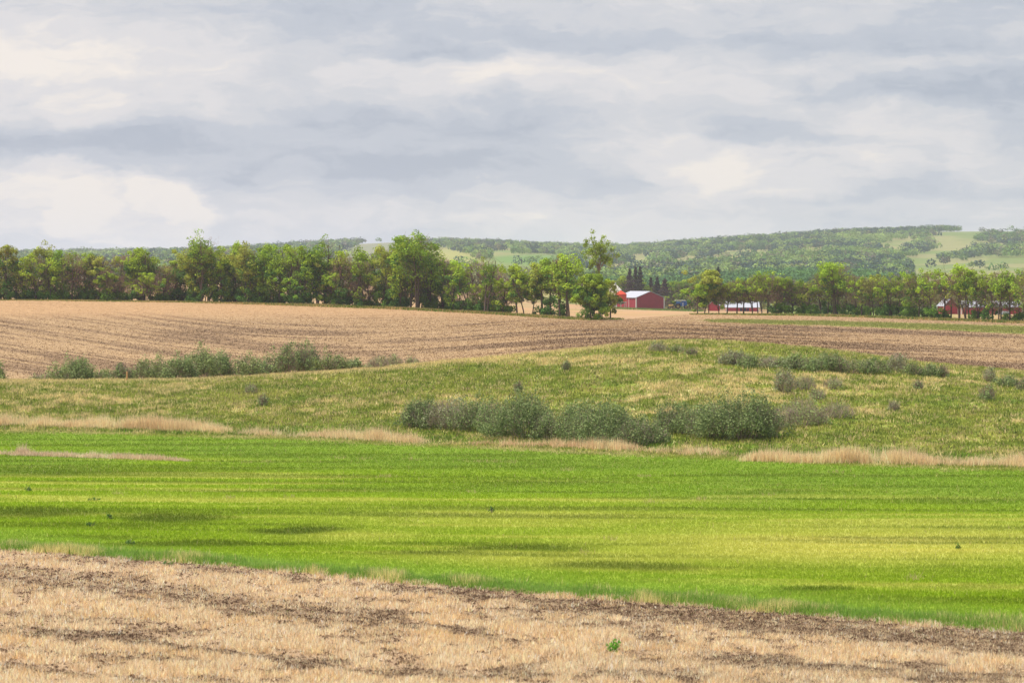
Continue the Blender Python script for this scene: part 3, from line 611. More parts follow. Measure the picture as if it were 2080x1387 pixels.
    O = r.normal(0, 1, (m, 3)); O *= (.35 + .65 * r.rand(m, 1) ** .4) * 1.5 / (np.linalg.norm(O, axis=1)[:, None]); P = np.repeat(C3, per, 0) + O * np.repeat(cs, per)[:, None] * np.array([1, 1, .8]); O = O + np.array([0, 0, .35])
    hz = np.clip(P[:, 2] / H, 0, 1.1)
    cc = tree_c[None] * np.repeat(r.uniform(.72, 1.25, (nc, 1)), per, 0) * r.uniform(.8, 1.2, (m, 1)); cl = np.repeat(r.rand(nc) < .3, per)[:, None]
    cc = np.where(cl, cc * .55 + L_YG * .45, cc); dl = np.repeat(r.rand(nc) < .38, per)[:, None] & (hz < .7)[:, None]; cc = np.where(dl, L_DG * r.uniform(.8, 1.2, (m, 1)), cc)  # dark green only below the sunlit top: crown shade put into the leaf colour
    keep = (P[:, 2] > .25) & (P[:, 2] < H * 1.02)
    if kind in ('half', 'bare', 'vase'):
        thr = {'half': .52, 'bare': .75, 'vase': .45}[kind]; keep &= (r.rand(m) < np.where(hz > thr, 1.0, .34 if kind != 'bare' else .2))
    if kind == 'bare': keep &= r.rand(m) < .5
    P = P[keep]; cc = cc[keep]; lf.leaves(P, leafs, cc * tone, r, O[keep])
    if basebush:
        kb = r.randint(9, 18); bh = r.uniform(.18, .42) * H; bc = (L_DG * .5 + L_GR * .5) if r.rand() < .6 else L_DG
        for j in range(kb):
            a = r.uniform(0, 6.28); q = r.rand() ** .5 * Wd * .55; c3 = np.array([math.cos(a) * q, math.sin(a) * q - .3, r.uniform(.3, bh) * (1 - .5 * q / Wd)]); nb = 75
            O = r.normal(0, 1, (nb, 3)); O /= np.linalg.norm(O, axis=1)[:, None]; Pb = c3 + O * r.uniform(.5, .85) * r.uniform(.5, 1, (nb, 1)); kz = Pb[:, 2] > 0
            lf.leaves(Pb[kz], leafs, np.broadcast_to(bc * r.uniform(.75, 1.3), (nb, 3))[kz] * r.uniform(.8, 1.2, (nb, 1))[kz] * tone, r, (O + [0, 0, .3])[kz])
    # bare twigs
    nt_ = int({'full': 420, 'half': 1100, 'bare': 1500, 'vase': 300, 'bush': 120}[kind])
    zt = low + (.95 - low) * r.rand(nt_) ** .9; a = r.uniform(0, 6.28, nt_); rad = np.array([crown_r(q, kind, low) for q in zt]) * Wd * r.uniform(.1, .95, nt_) ** .6
    P = np.stack([np.cos(a) * rad + lean[0] * zt, np.sin(a) * rad + lean[1] * zt, zt * H * .95], 1); D = np.stack([np.cos(a), np.sin(a), r.uniform(.6, 2.0, nt_)], 1) + r.normal(0, .5, (nt_, 3)); D *= (r.uniform(.35, .9, nt_) / np.linalg.norm(D, axis=1))[:, None]
    tc = TWIGP if kind == 'bare' else TWIG
    lf.twigs(P, D, .05, np.broadcast_to(tc, (nt_, 3)) * r.uniform(.7, 1.2, (nt_, 1)))
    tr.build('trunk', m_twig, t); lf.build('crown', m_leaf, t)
    return t
def crown_r(q, kind, low):
    q = min(max((q - low) / (1 - low), 0), 1)
    if kind == 'vase': return .25 + .85 * q ** .8 * (1 if q < .8 else (1 - (q - .8) * 1.5))
    if kind == 'bush': return math.sqrt(max(0, 1 - q ** 2.2)) * (.75 + .25 * min(1, q * 3))
    return max(.1, (min(1, (q + .12) / .35) ** .6) * math.sqrt(max(0, 1.03 - max(0, (q - .35) / .65) ** 2.2)))

def lone_tree():
    u, Y = 1217.0, float(Yrow(1217)) - 4; r = np.random.RandomState(41); px = Y / F; loc = pt(u, Y); H = (HY - (loc[2] - EYE) / Y * F - 485) * px
    t = thing('row_tree', 'lone slender tree with a fan of branches on top, right of the low bushy tree', 'tree', loc, 0, 'trees of the left shelter row'); tr = TB(); lf = TB(); bark = srgb(150, 128, 108)
    f0 = np.array([0, 0, .62 * H]); tr.tube([(.1, 0, -.3), (.06, 0, .2 * H), (-.08, 0, .42 * H), f0], [.26, .21, .17, .14], bark, 7); tips = []
    for (dx, dy, h) in [(-2.2, .3, .97), (-1.2, -.5, 1.0), (-.3, .5, .90), (.5, -.3, .96), (1.3, .4, .92), (2.2, -.2, .86), (2.9, .3, .80), (-1.8, -.7, .84), (.9, .9, .84), (-2.3, .2, .78)]:
        e = np.array([dx, dy, h * H]); s0 = f0 - [0, 0, r.uniform(0, .08) * H]; m = s0 + (e - s0) * .5 + [-dx * .12, 0, .1]; tr.tube([s0, m, e], [.09, .055, .02], bark, 4); tips.append(e)
        for j in range(3): e2 = m + (e - m) * r.uniform(.1, .8) + r.normal(0, .45, 3); tr.tube([m, e2], [.035, .012], bark, 3); tips.append(e2)
    for e in tips + [e_ + r.normal(0, .5, 3) for e_ in tips[::2]] + [np.array([r.normal(0, .25) - .3, r.normal(0, .2), q * H]) for q in (.44, .48, .52, .57, .60, .41)]:
        n = r.randint(30, 70); O = r.normal(0, 1, (n, 3)); O /= np.linalg.norm(O, axis=1)[:, None]; P = e + O * r.uniform(.45, .8) * r.uniform(.4, 1, (n, 1)); c = (L_GR * .55 + L_OL * .45) * r.uniform(.75, 1.2)
        lf.leaves(P, .15, np.broadcast_to(c, (n, 3)) * r.uniform(.8, 1.2, (n, 1)), r, O + [0, 0, .3])
    tr.build('trunk', m_twig, t); lf.build('crown', m_leaf, t)
ORD = ['first','second','third','fourth','fifth','sixth','seventh','eighth','ninth','tenth','eleventh','twelfth','thirteenth','fourteenth','fifteenth','sixteenth','seventeenth','eighteenth','nineteenth','twentieth']
ORD += ['twenty ' + w for w in ORD[:9]] + ['thirtieth'] + ['thirty ' + w for w in ORD[:9]]
TOPL = ([-260,-200,-140,-80,-30,0,15,35,60,85,105,130,150,180,215,250,290,320,350,372,410,440,458,485,520,560,600,625,655,675,700,740,760,790,815,850,880,900,925,960,990,1010,1030,1070,1100,1140,1165,1190],
        [505,512,500,515,508,503,499,520,508,495,493,500,515,519,512,515,506,509,512,500,500,502,492,487,493,496,499,501,501,500,503,503,502,498,496,494,500,520,517,527,534,532,538,534,530,516,513,535])
TOPR = ([1400,1420,1445,1480,1520,1550,1580,1610,1640,1670,1695,1720,1750,1780,1810,1840,1870,1895,1920,1950,1980,2010,2040,2070,2150,2340], [590,562,552,566,568,550,549,560,553,545,533,548,567,558,563,551,562,549,556,538,541,540,536,534,540,536])
KW = {'full': 'leafy green', 'half': 'thin crowned', 'bare': 'nearly bare mauve', 'vase': 'fan topped'}
def rows():
    r = random.Random(11)
    # landmark trees first: (u, top, width px, kind, dY, label, dens, low, forks)
    marks = [(410, 468, 78, 'vase', -1, 'tall fan topped tree rising above the left part of the tree row', .9, .34, 2),
             (655, 478, 44, 'vase', 5, 'slim pale tree whose thin top pokes above the left tree row', .5, .5, 2),
             (850, 469, 88, 'half', -2, 'tallest broad crowned tree of the row, its top standing above the hills', 1.25, .40, 2),
             (812, 480, 66, 'full', 1, 'tall leafy tree directly left of the tallest broad crowned tree', 1.1, .10, 1),
             (990, 512, 46, 'vase', 0, 'brown tree with a flat tuft of leaves on top, right of the tallest tree', .6, .45, 1),
             (1148, 512, 66, 'full', -3, 'high rounded tree at the right end of the left row, over open trunks', 1.1, .34, 2)]
    for i, (u, top, w, kind, dy, lab, dens, low, fk) in enumerate(marks):
        tree('row_tree', u, float(Yrow(u)) + dy, top, w, kind, lab, 'trees of the left shelter row', dens=dens, low=low, seed=500 + i, forks=fk, basebush=(i in (0, 3)))
    tree('bushy_tree', 1203, float(Yrow(1203)) - 9, 558, 92, 'bush', 'low dense bushy tree reaching the ground at the right end of the left row', 'trees of the left shelter row', dens=2.1, low=.0, seed=520, tone=.92, basebush=True)
    tree('bushy_tree', 1238, float(Yrow(1238)) - 4, 572, 50, 'bush', 'smaller round bushy tree directly left of the red grain bin', 'trees of the left shelter row', dens=1.0, low=.12, seed=521)
    lone_tree()
    lm = [(0, 'left edge of the photo'), (410, 'tall fan topped tree'), (655, 'slim pale tree'), (850, 'tallest broad crowned tree'), (990, 'flat tufted brown tree'), (1148, 'high rounded tree'), (1218, 'lone slender tree')]
    def labels(us, kinds, lms, rowname):
        out = []; cnt = {}
        for u, k, extra in sorted(zip(us, kinds[0], kinds[1])):
            prev = [l for l in lms if l[0] <= u]; l = prev[-1] if prev else (None, 'photo frame')
            if not prev: out.append((u, '%s tree of the %s beyond the left photo edge' % (KW[k], rowname))); continue
            cnt[l[0]] = cnt.get(l[0], 0) + 1; n = cnt[l[0]]
            out.append((u, '%s%s tree, %s right of the %s' % (KW[k], extra, ORD[min(n - 1, 38)], l[1])))
        return dict(out)
    L_ = []; u = -250.0
    while u < 1170:
        step = r.uniform(10.5, 16.5) if u < 1030 else r.uniform(14, 20)
        top = float(np.interp(u, *TOPL)) + r.choice([-4, 0, 0, 3, 8, 14, 22, 34, 46]) + r.uniform(-3, 3)
        p = r.random()
        if u < 130: kind = 'full' if p < .6 else 'half'
        elif u < 340: kind = 'full' if p < .4 else ('half' if p < .72 else 'bare')
        elif u < 620: kind = 'full' if p < .85 else 'half'
        elif u < 900: kind = 'full' if p < .68 else ('half' if p < .85 else 'bare')
        elif u < 1040: kind = 'full' if p < .35 else ('half' if p < .65 else 'bare')
        else: kind = 'full' if p < .4 else 'half'
        bush = r.random() < (.85 if u < 1040 else .15) or (430 < u < 620 and r.random() < .7)
        low = r.uniform(.04, .18) if kind == 'full' else r.uniform(.10, .30)
        if u > 1030: low = r.uniform(.36, .46)
        L_.append((u, top, r.uniform(48, 70) if u < 1030 else r.uniform(42, 60), kind, r.uniform(0, 10), low, bush)); u += step
    lab = labels([a[0] for a in L_], ([a[3] for a in L_], [' bushy based' if a[6] else '' for a in L_]), lm, 'left tree row')
    for i, (u, top, w, kind, dy, low, bush) in enumerate(L_):
        tree('row_tree', u, float(Yrow(u)) + dy, top, w, kind, lab[u], 'trees of the left shelter row', low=low, seed=i, basebush=bush, dens=.95, tone=r.uniform(.85, 1.1))
    # right row
    marks = [(1440, 550, 74, 'full', 0, 'dense rounded green tree at the left end of the right row', 1.4, .22, 2), (1418, 578, 48, 'full', -3, 'low leafy tree leaning out at the very left end of the right row', 1.1, .12, 1),
             (1697, 532, 78, 'half', 0, 'tall spreading tree with a domed green top in the right row', 1.0, .4, 2), (1960, 537, 70, 'half', 0, 'tall open crowned tree in front of the far right barn', 1.0, .4, 2)]
    for i, (u, top, w, kind, dy, lab_, dens, low, fk) in enumerate(marks):
        tree('row_tree', u, float(Yrow(u)) + dy, top, w, kind, lab_, 'trees of the right shelter row', dens=dens, low=low, seed=540 + i, forks=fk)
    lm = [(1430, 'dense tree near the blue machine'), (1697, 'tall dome topped tree'), (1960, 'tall open crowned tree')]
    L_ = []; u = 1462.0
    while u < 2330:
        top = float(np.interp(u, *TOPR)) + r.choice([-3, 0, 0, 3, 8, 14, 22]) + r.uniform(-3, 3); p = r.random()
        kind = ('full' if p < .45 else 'half') if u < 1560 else ('half' if p < .68 else ('bare' if p < .9 else 'full'))
        L_.append((u, top, r.uniform(54, 76), kind, r.uniform(0, 7), r.uniform(.20, .38), r.random() < .5)); u += r.uniform(13, 20)
    L_ = [(a[0], a[1], a[2], a[3], a[4], .32 if a[0] < 1600 else .28, False) if 1462 < a[0] < 1552 else (a[:5] + (.22, int(a[0]) % 3 == 0) if a[0] > 1935 else a) for a in L_]
    lab = labels([a[0] for a in L_], ([a[3] for a in L_], [' bushy based' if a[6] else '' for a in L_]), lm, 'right tree row')
    for i, (u, top, w, kind, dy, low, bush) in enumerate(L_):
        tree('row_tree', u, float(Yrow(u)) + dy, top, w, kind, lab[u], 'trees of the right shelter row', low=low, seed=200 + i, basebush=bush, dens=.8, tone=r.uniform(.85, 1.1))
rows()

SG = srgb(132, 150, 94); SG2 = srgb(156, 168, 112); SGD = srgb(96, 114, 72); SMV = srgb(166, 148, 134)
def shrub(name, u, base, top, wpx, label, group, kind='sage', Y=None, seed=0, dens=1.0, cat='shrub', rng=(150, 300), leafs=.07, tiny=False):
    r = np.random.RandomState(7000 + seed)
    if Y is None: Y = Yat(u, base, *rng)
    px = Y / F; loc = pt(u, Y); b = HY - (loc[2] - EYE) / Y * F; H = max((b - top) * px, .12 if tiny else .3); R = wpx * px / 2
    t = thing(name, label, cat, loc, r.uniform(0, 6.28), group); st = TB(); lf = TB()
    ns = 2 if tiny else int(12 + 10 * R); stem = SMV if kind != 'mauve' else srgb(152, 130, 122)
    tips = []
    for k in range(ns):
        a = r.uniform(0, 6.28); q = r.rand() ** .5; e = np.array([math.cos(a) * R * q * .95, math.sin(a) * R * q * .95, H * math.sqrt(max(.05, 1 - (q * .92) ** 2)) * r.uniform(.8, 1.04)])
        s0 = np.array([math.cos(a) * R * .45 * q, math.sin(a) * R * .45 * q, -.05]); m = (s0 + e) / 2 + np.array([math.cos(a), math.sin(a), 0]) * R * .08
        st.tube([s0, m, e], [.03, .02, .006], stem * r.uniform(.7, 1.1), 3); tips.append(e)
    vol = R * R * H
    n = int((260 if tiny else min(14000, 1200 + vol * 950)) * dens * {'sage': 1, 'mauve': .4, 'sparse': .25, 'green': .6, 'grey': .5}[kind])
    nc = max(8, int(n / 34)); a = r.uniform(0, 6.28, nc); q = r.rand(nc) ** .5; zc = np.sqrt(np.clip(1 - (q * .95) ** 2, .03, 1)) * r.uniform(.12, 1, nc) ** .55 * H
    bump = 1 + .2 * np.sin(a * 3 + seed) + .12 * np.sin(a * 5 + seed * 2); zc = zc * (1 + .22 * np.sin(a * 2 + seed * 1.7) * q + r.normal(0, .20, nc))
    bump = bump * r.uniform(.8, 1.22, nc); C3 = np.stack([np.cos(a) * q * R * bump, np.sin(a) * q * R * bump, np.maximum(zc, .05)], 1); per = max(1, n // nc); m = nc * per
    O = r.normal(0, 1, (m, 3)); P = np.repeat(C3, per, 0) + O * ((.03 if tiny else .10) + .07 * H / 2) * np.array([1, 1, 1.3]); O = (O + [0, 0, .5])[P[:, 2] > .02]; P = P[P[:, 2] > .02]; m = len(P)
    c0 = {'sage': SG, 'mauve': SG, 'sparse': SG2, 'green': srgb(138, 152, 92), 'grey': srgb(156, 160, 126)}[kind] * r.uniform(.85, 1.12) * (.98 if seed < 17 else 1.12)
    cc = np.broadcast_to((srgb(84, 124, 48) if tiny else c0), (m, 3)) * r.uniform(.75, 1.25, (m, 1)); cc = np.where((r.rand(m) < .18)[:, None] & (not tiny), SG2 * 1.1, cc); cc = np.where((r.rand(m) < .15)[:, None], SGD, cc)
    lf.leaves(P, leafs * .85, cc, r, O)
    nt_ = int((12 if tiny else 160 + 260 * min(vol, 3)) * (1.5 if kind in ('mauve', 'sparse', 'grey') else .8)); a = r.uniform(0, 6.28, nt_); q = r.rand(nt_) ** .5; zt = np.sqrt(np.clip(1 - (q * .95) ** 2, .03, 1)) * r.uniform(.3, 1.08, nt_) * H
    P = np.stack([np.cos(a) * q * R, np.sin(a) * q * R, zt], 1); D = np.stack([np.cos(a) * .4 * q, np.sin(a) * .4 * q, np.ones(nt_)], 1) + r.normal(0, .3, (nt_, 3)); D *= (r.uniform(.2, .5, nt_) * (.3 if tiny else 1))[:, None]
    st.twigs(P, D, .02, np.broadcast_to(stem, (nt_, 3)) * r.uniform(.7, 1.25, (nt_, 1)))
    st.build('stems', m_twig, t); lf.build('foliage', m_leaf, t); return t
def shrubs():
    g1 = 'sage green shrubs at the foot of the meadow rise'; g2 = 'shrubs behind the left crest of the meadow rise'; g3 = 'shrubs along the upper right of the meadow rise'
    A = [(845, 868, 818, 62, 'sage', 'low outermost sage shrub at the left tip of the big thicket'), (868, 870, 810, 74, 'sage', 'loose sage shrub second from the left tip of the big thicket'),
         (915, 873, 802, 84, 'grey', 'greyish shrub with mauve twigs on top in the left half of the thicket'), (962, 876, 814, 78, 'sage', 'rounded sage shrub left of the highest one'),
         (1008, 884, 812, 74, 'sage', 'dark sage shrub directly left of the highest shrub of the thicket'), (1064, 889, 786, 120, 'sage', 'highest shrub of the thicket with thin twigs poking from its top'),
         (1112, 893, 845, 50, 'sage', 'small shrub in front between the two biggest shrubs'), (1168, 894, 822, 92, 'sage', 'shrub with a mauve patch on the left side of the biggest rounded shrub'),
         (1228, 900, 804, 140, 'sage', 'biggest rounded dark sage shrub right of the centre of the photo'), (1190, 900, 856, 56, 'sage', 'small leafy shrub in front of the biggest rounded shrub'), (1300, 903, 850, 92, 'sage', 'lower shrub sloping down at the right end of the main thicket'),
         (1335, 897, 872, 48, 'sage', 'lowest shrub tailing off at the right end of the main thicket'),
         (1358, 880, 828, 56, 'sage', 'slim shrub in the gap between the two thickets'), (1392, 882, 824, 54, 'sage', 'slim shrub directly left of the wide right shrub'),
         (1446, 888, 808, 96, 'sage', 'left part shrub of the right thicket'), (1500, 893, 812, 128, 'sage', 'wide dark shrub in the centre of the right thicket'), (1552, 890, 812, 76, 'sage', 'brownish shrub on the right side of the right thicket'),
         (1590, 870, 818, 60, 'sparse', 'thin brown shrub just right of the right thicket'), (1630, 864, 812, 66, 'sparse', 'wispy mauve shrub second right of the right thicket'), (1703, 850, 820, 60, 'sparse', 'wispy low shrub farthest right of the thicket'), (1662, 862, 830, 40, 'sparse', 'very thin shrub among dry grass right of the right thicket')]
    for i, (u, b, t, w, k, lab) in enumerate(A): shrub('willow_shrub', u, b, t + (b - t) * (.02 + .10 * (i % 3)), w * 1.08, lab, g1, k, seed=i)
    B = [(118, 748, 52, 'green'), (158, 732, 62, 'sage'), (209, 756, 50, 'green'), (246, 741, 40, 'mauve'), (290, 736, 56, 'green'), (330, 731, 56, 'green'), (370, 726, 58, 'sage'), (412, 711, 70, 'green'), (452, 723, 54, 'sage'), (503, 724, 46, 'green'), (528, 735, 44, 'sage'), (556, 724, 48, 'green'),
         (583, 703, 36, 'mauve'), (612, 702, 44, 'mauve'), (632, 706, 40, 'mauve'), (662, 721, 44, 'green'), (688, 723, 40, 'green'), (718, 733, 34, 'sage'), (768, 727, 46, 'sparse'), (800, 724, 36, 'sparse'), (836, 728, 30, 'sparse'), (-6, 738, 34, 'green'), (-60, 735, 70, 'sage'), (80, 765, 40, 'sparse')]
    nm = {'green': 'green', 'sage': 'sage green', 'mauve': 'dark mauve twigged', 'sparse': 'thin pale', 'grey': 'greyish'}
    order = sorted([b for b in B if b[0] > 50])
    for i, (u, t, w, k) in enumerate(B):
        if u < 50: lab = '%s shrub cut by the left edge behind the meadow crest' % nm[k] if u > -20 else 'sage shrub beyond the left edge of the photo'
        else: lab = '%s shrub, %s from the left behind the meadow crest' % (nm[k], ORD[order.index((u, t, w, k))] if order.index((u, t, w, k)) < 20 else 'last')
        shrub('shrub', u, 0, t, w, lab, g2, k, Y=float(Ycrest(u)) + 9 + (i % 3) * 2, seed=50 + i, dens=1.3 if k != 'mauve' else 2.0, leafs=.085)
    C = [(1481, 741, 711, 34, 'grey'), (1503, 743, 714, 34, 'grey'), (1524, 748, 722, 30, 'sage'), (1562, 748, 724, 40, 'grey'), (1592, 750, 727, 36, 'sage'), (1615, 752, 719, 40, 'sage'), (1648, 755, 722, 44, 'sage'), (1680, 755, 713, 48, 'sage'), (1700, 757, 718, 36, 'mauve'), (1726, 757, 727, 46, 'green'), (1760, 758, 728, 40, 'sage'), (1788, 758, 730, 34, 'green'), (1822, 757, 714, 30, 'grey'), (1850, 762, 735, 36, 'green'), (1890, 764, 740, 34, 'sage'), (1915, 768, 741, 18, 'mauve'),
         (1595, 798, 748, 42, 'grey'), (1637, 793, 765, 40, 'sparse'), (1692, 790, 768, 36, 'sparse'), (1865, 793, 774, 16, 'mauve'), (2009, 776, 748, 22, 'grey'), (2005, 815, 782, 30, 'mauve'), (2050, 786, 764, 40, 'sage'), (2080, 795, 768, 24, 'mauve'),
         (1150, 754, 738, 14, 'mauve'), (1335, 714, 700, 34, 'grey'), (1052, 797, 780, 14, 'mauve'), (1375, 716, 706, 30, 'green'), (510, 800, 782, 22, 'sparse'), (534, 826, 802, 16, 'mauve'), (1405, 722, 710, 20, 'mauve'), (1660, 812, 795, 30, 'sparse'), (1815, 836, 818, 20, 'sparse')]
    sp = {16: 'single grey willow bush standing alone above the right thicket', 17: 'thin bush right of the single grey willow bush', 18: 'thin low bush between the grey willow bush and the right slope', 19: 'tiny dark bush alone in the grass of the right slope', 20: 'small grey bush high near the right edge', 21: 'dark twiggy bush lower near the right edge', 22: 'low sage bush close to the right edge of the photo', 23: 'dark bush cut by the right edge of the photo',
          24: 'tiny dark bush left of the hilltop in the tan grass', 25: 'low grey bush just below the top of the rise', 26: 'tiny twig tuft above the highest shrub of the thicket', 27: 'low green bush at the very top of the rise', 28: 'faint wispy bush in the left meadow', 29: 'small dark bush in the left meadow under the crest shrubs', 30: 'small dark twiggy bush right of the top of the rise', 31: 'wispy bush amid dry grass above the right thicket', 32: 'wispy bush on the plain grass of the lower right slope'}
    for i, (u, b, t, w, k) in enumerate(C):
        t = b - (b - t) * (.80 if i < 16 else .9); w = w * (1.25 if i < 16 else 1.05)
        lab = sp.get(i) or '%s shrub, %s from the left in the upper right shrub band' % (nm[k], ORD[i])
        shrub('shrub', u, b, t, w, lab, g3 if i < 24 else None, k, seed=90 + i, rng=(200, 300), leafs=.075, dens=1.2 if i < 17 else .8)
    D = [(998, 1040, 1030, 12, 'small dark green weed clump alone in the centre of the green field'), (222, 1054, 1044, 12, 'small green weed clump in the dark band at the left of the field'), (56, 997, 990, 12, 'small dark weed clump near the left edge of the field'), (1946, 1116, 1108, 10, 'small green weed clump in the pale yellow part of the field'), (182, 1068, 1062, 16, 'flat green weed clump below the left dark band'), (265, 1105, 1099, 18, 'flat green weed clump near the lower left of the field'), (340, 1150, 1136, 22, 'pale tufted clump on the near left field edge'), (190, 1017, 1013, 20, 'flat dark weed patch upper left in the field')]
    for i, (u, b, t, w, lab) in enumerate(D): shrub('weed_clump', u, b, t, w, lab, 'weed clumps in the green field', 'green', seed=140 + i, rng=(100, 235), cat='weed', leafs=.035, tiny=True)
shrubs()
def weed():
    Y = Yat(1245, 1328, 62, 110); t = thing('weed_plant', 'single bright green weed growing in the foreground stubble', 'weed', pt(1245, Y)); r = np.random.RandomState(5); lf = TB(); st = TB()
    for k in range(11):
        a = r.uniform(0, 6.28); l = r.uniform(.18, .36); e = np.array([math.cos(a) * .15, math.sin(a) * .12, l]); st.tube([(0, 0, -.02), e * .5 + [0, 0, .03], e], [.008, .006, .003], srgb(96, 150, 50), 4)
        q = np.linspace(.25, 1, 16)[:, None] * e[None] + r.normal(0, .02, (16, 3)); lf.leaves(q, .035, np.broadcast_to(srgb(112, 176, 56), (16, 3)) * r.uniform(.8, 1.2, (16, 1)), r)
    st.build('stems', m_leaf, t); lf.build('leaves', m_leaf, t)
weed()
def post():
    Y = float(Ycrest(258)) - 2; t = thing('wooden_post', 'short tan wooden post on the left crest beside the mauve shrub', 'post', pt(258, Y)); mb = MB(); mb.lathe([(.07, -.3), (.075, .1), (.068, .75), (.055, .8)], 10); mb.build('post_shaft', m_wood, t, smooth=False)
post()

# ------------------------------------------------------------------ farm
def gable(name, label, u, Y, W_, Lg, eave, peak, rz, red, doors=(), over=.35, posts=True, loc=None, sidepanel=None):
    """local x along the gable width, y along the length; the gable end at y=0 faces the camera"""
    loc = loc or pt(u, Y); t = thing(name, label, 'barn', loc, rz, None)
    w = W_ / 2; mb = MB(); P = [(-w, 0, -.5), (w, 0, -.5), (w, 0, eave), (0, 0, peak), (-w, 0, eave), (-w, Lg, -.5), (w, Lg, -.5), (w, Lg, eave), (0, Lg, peak), (-w, Lg, eave)]
    mb.poly(P, [(0, 1, 2, 3, 4), (9, 8, 7, 6, 5), (0, 4, 9, 5), (1, 6, 7, 2), (0, 5, 6, 1), (4, 3, 8, 9), (3, 2, 7, 8)]); mb.build('wall', red, t)
    sl = (peak - eave) / w; rf = MB(); th = .12
    for s in (-1, 1):
        x1 = s * (w + over); z1 = eave - over * sl + .03; z0 = peak + .03
        pp = [(0, -over, z0), (x1, -over, z1), (x1, Lg + over, z1), (0, Lg + over, z0)]; top = [(x, y, z + th) for x, y, z in pp]
        rf.poly(pp + top, [(0, 1, 2, 3), (7, 6, 5, 4), (0, 4, 5, 1), (1, 5, 6, 2), (2, 6, 7, 3)])
    rf.build('roof', m_roof, t)
    for (x, y) in [(-w, 0), (w, 0), (-w, Lg), (w, Lg)]:
        sx = -1 if x < 0 else 1; sy = -1 if y == 0 else 1
        if posts:
            mb = MB(); mb.box(x - .16 + sx * .02, y - .16 + sy * .02, -.5, x + .16 + sx * .02, y + .16 + sy * .02, eave - .05); mb.build('corner_trim', m_trim, t)
    for (side, a, b, z1, mat) in doors:
        mb = MB()
        if side == 'gable': mb.box(a, -.06, 0, b, .1, z1)
        elif side == 'left': mb.box(-w - .06, a, 0, -w + .1, b, z1)
        elif side == 'right': mb.box(w - .1, a, 0, w + .06, b, z1)
        mb.build('door', mat, t)
    if sidepanel: 
        mb = MB(); mb.box(-w - .07, sidepanel[0], 0, -w + .08, sidepanel[0] + .18, eave - .05); mb.build('door_trim', m_trim, t)
    return t
Yb = 1150.0; pxb = Yb / F
l = pt(1320.5, Yb)
gable('red_barn', 'dark red metal barn with a white roof beside the orange grain bin', 0, 0, 10.4, 15, 3.75, 5.75, math.radians(24), m_red, loc=(l[0], l[1], EYE - (627 - HY) / F * Yb), sidepanel=(5.5,))
# small shed + long open barn behind the first trees of the right row
l = pt(1449, Yb); gable('red_shed', 'small red gabled shed half hidden behind the dense rounded tree', 0, 0, 3.6, 5, 2.4, 3.8, math.radians(-8), m_red2, loc=(l[0], l[1], EYE - (634.5 - HY) / F * Yb), posts=False, over=.25)
def long_barn(name, u0, u1, base, eave, ridge, doors, label, Y=1150.0, split=None):
    px = Y / F; x0 = (u0 - 1040) * px; x1 = (u1 - 1040) * px; Lg = x1 - x0; E = eave * px; Rg = ridge * px; dp = 11.0
    t = thing(name, label, 'barn', (x0, Y, EYE - (base - HY) / F * Y), math.radians(-1.5)); mb = MB()
    P = [(0, 0, -.6), (Lg, 0, -.6), (Lg, 0, E), (0, 0, E), (0, dp, -.6), (Lg, dp, -.6), (Lg, dp, E), (0, dp, E), (0, dp / 2, Rg), (Lg, dp / 2, Rg)]
    mb.poly(P, [(0, 1, 2, 3), (5, 4, 7, 6), (0, 3, 8, 7, 4), (1, 5, 6, 9, 2), (0, 4, 5, 1), (3, 2, 9, 8), (8, 9, 6, 7)]); mb.build('wall', m_red2, t)
    rf = MB(); o_ = .4; sl = (Rg - E) / (dp / 2)
    for (ya, yb_, za, zb) in [(-o_, dp / 2, E - o_ * sl + .03, Rg + .03), (dp + o_, dp / 2, E - o_ * sl + .03, Rg + .03)]:
        pp = [(-o_, ya, za), (Lg + o_, ya, za), (Lg + o_, yb_, zb), (-o_, yb_, zb)]; top = [(a, b, c + .12) for a, b, c in pp]
        rf.poly(pp + top, [(0, 3, 2, 1), (4, 5, 6, 7), (0, 1, 5, 4), (1, 2, 6, 5), (3, 0, 4, 7)])
    rf.build('roof', m_roof, t)
    for (a, b, z0, z1, mat, nm) in doors:
        mb = MB(); mb.box(a * px, -.07, z0, b * px, .1, z1); mb.build(nm, mat, t)
    for a in (0, Lg):
        mb = MB(); mb.box(a - .22, -.12, -.6, a + .22, .25, E - .05); mb.build('corner_trim', m_trim, t)
    return t
long_barn('open_barn', 1475, 1541, 637, 12.5, 23, [(28, 33, 0, 1.9, m_dark, 'doorway'), (34.5, 41, 0, 2.0, m_dark, 'doorway'), (42.5, 46, 0, 1.9, m_dark, 'doorway')], 'long red shed with white roof and dark open bays behind the right tree row')
long_barn('long_barn', 1953, 2076, 640, 16, 28, [(70, 98, 0, 1.3, paint('pale_door', srgb(186, 196, 210), .6, .1), 'door')], 'long bright red barn with white roof at the right edge behind the trees', Y=1080.0)
l = pt(1932, 1085); gable('barn_annex', 'narrow red and white gabled annex left of the long bright red barn', 0, 0, 4.6, 6, 2.9, 5.1, math.radians(14), m_red2, loc=(l[0], l[1], EYE - (639 - HY) / F * 1085), over=.3)
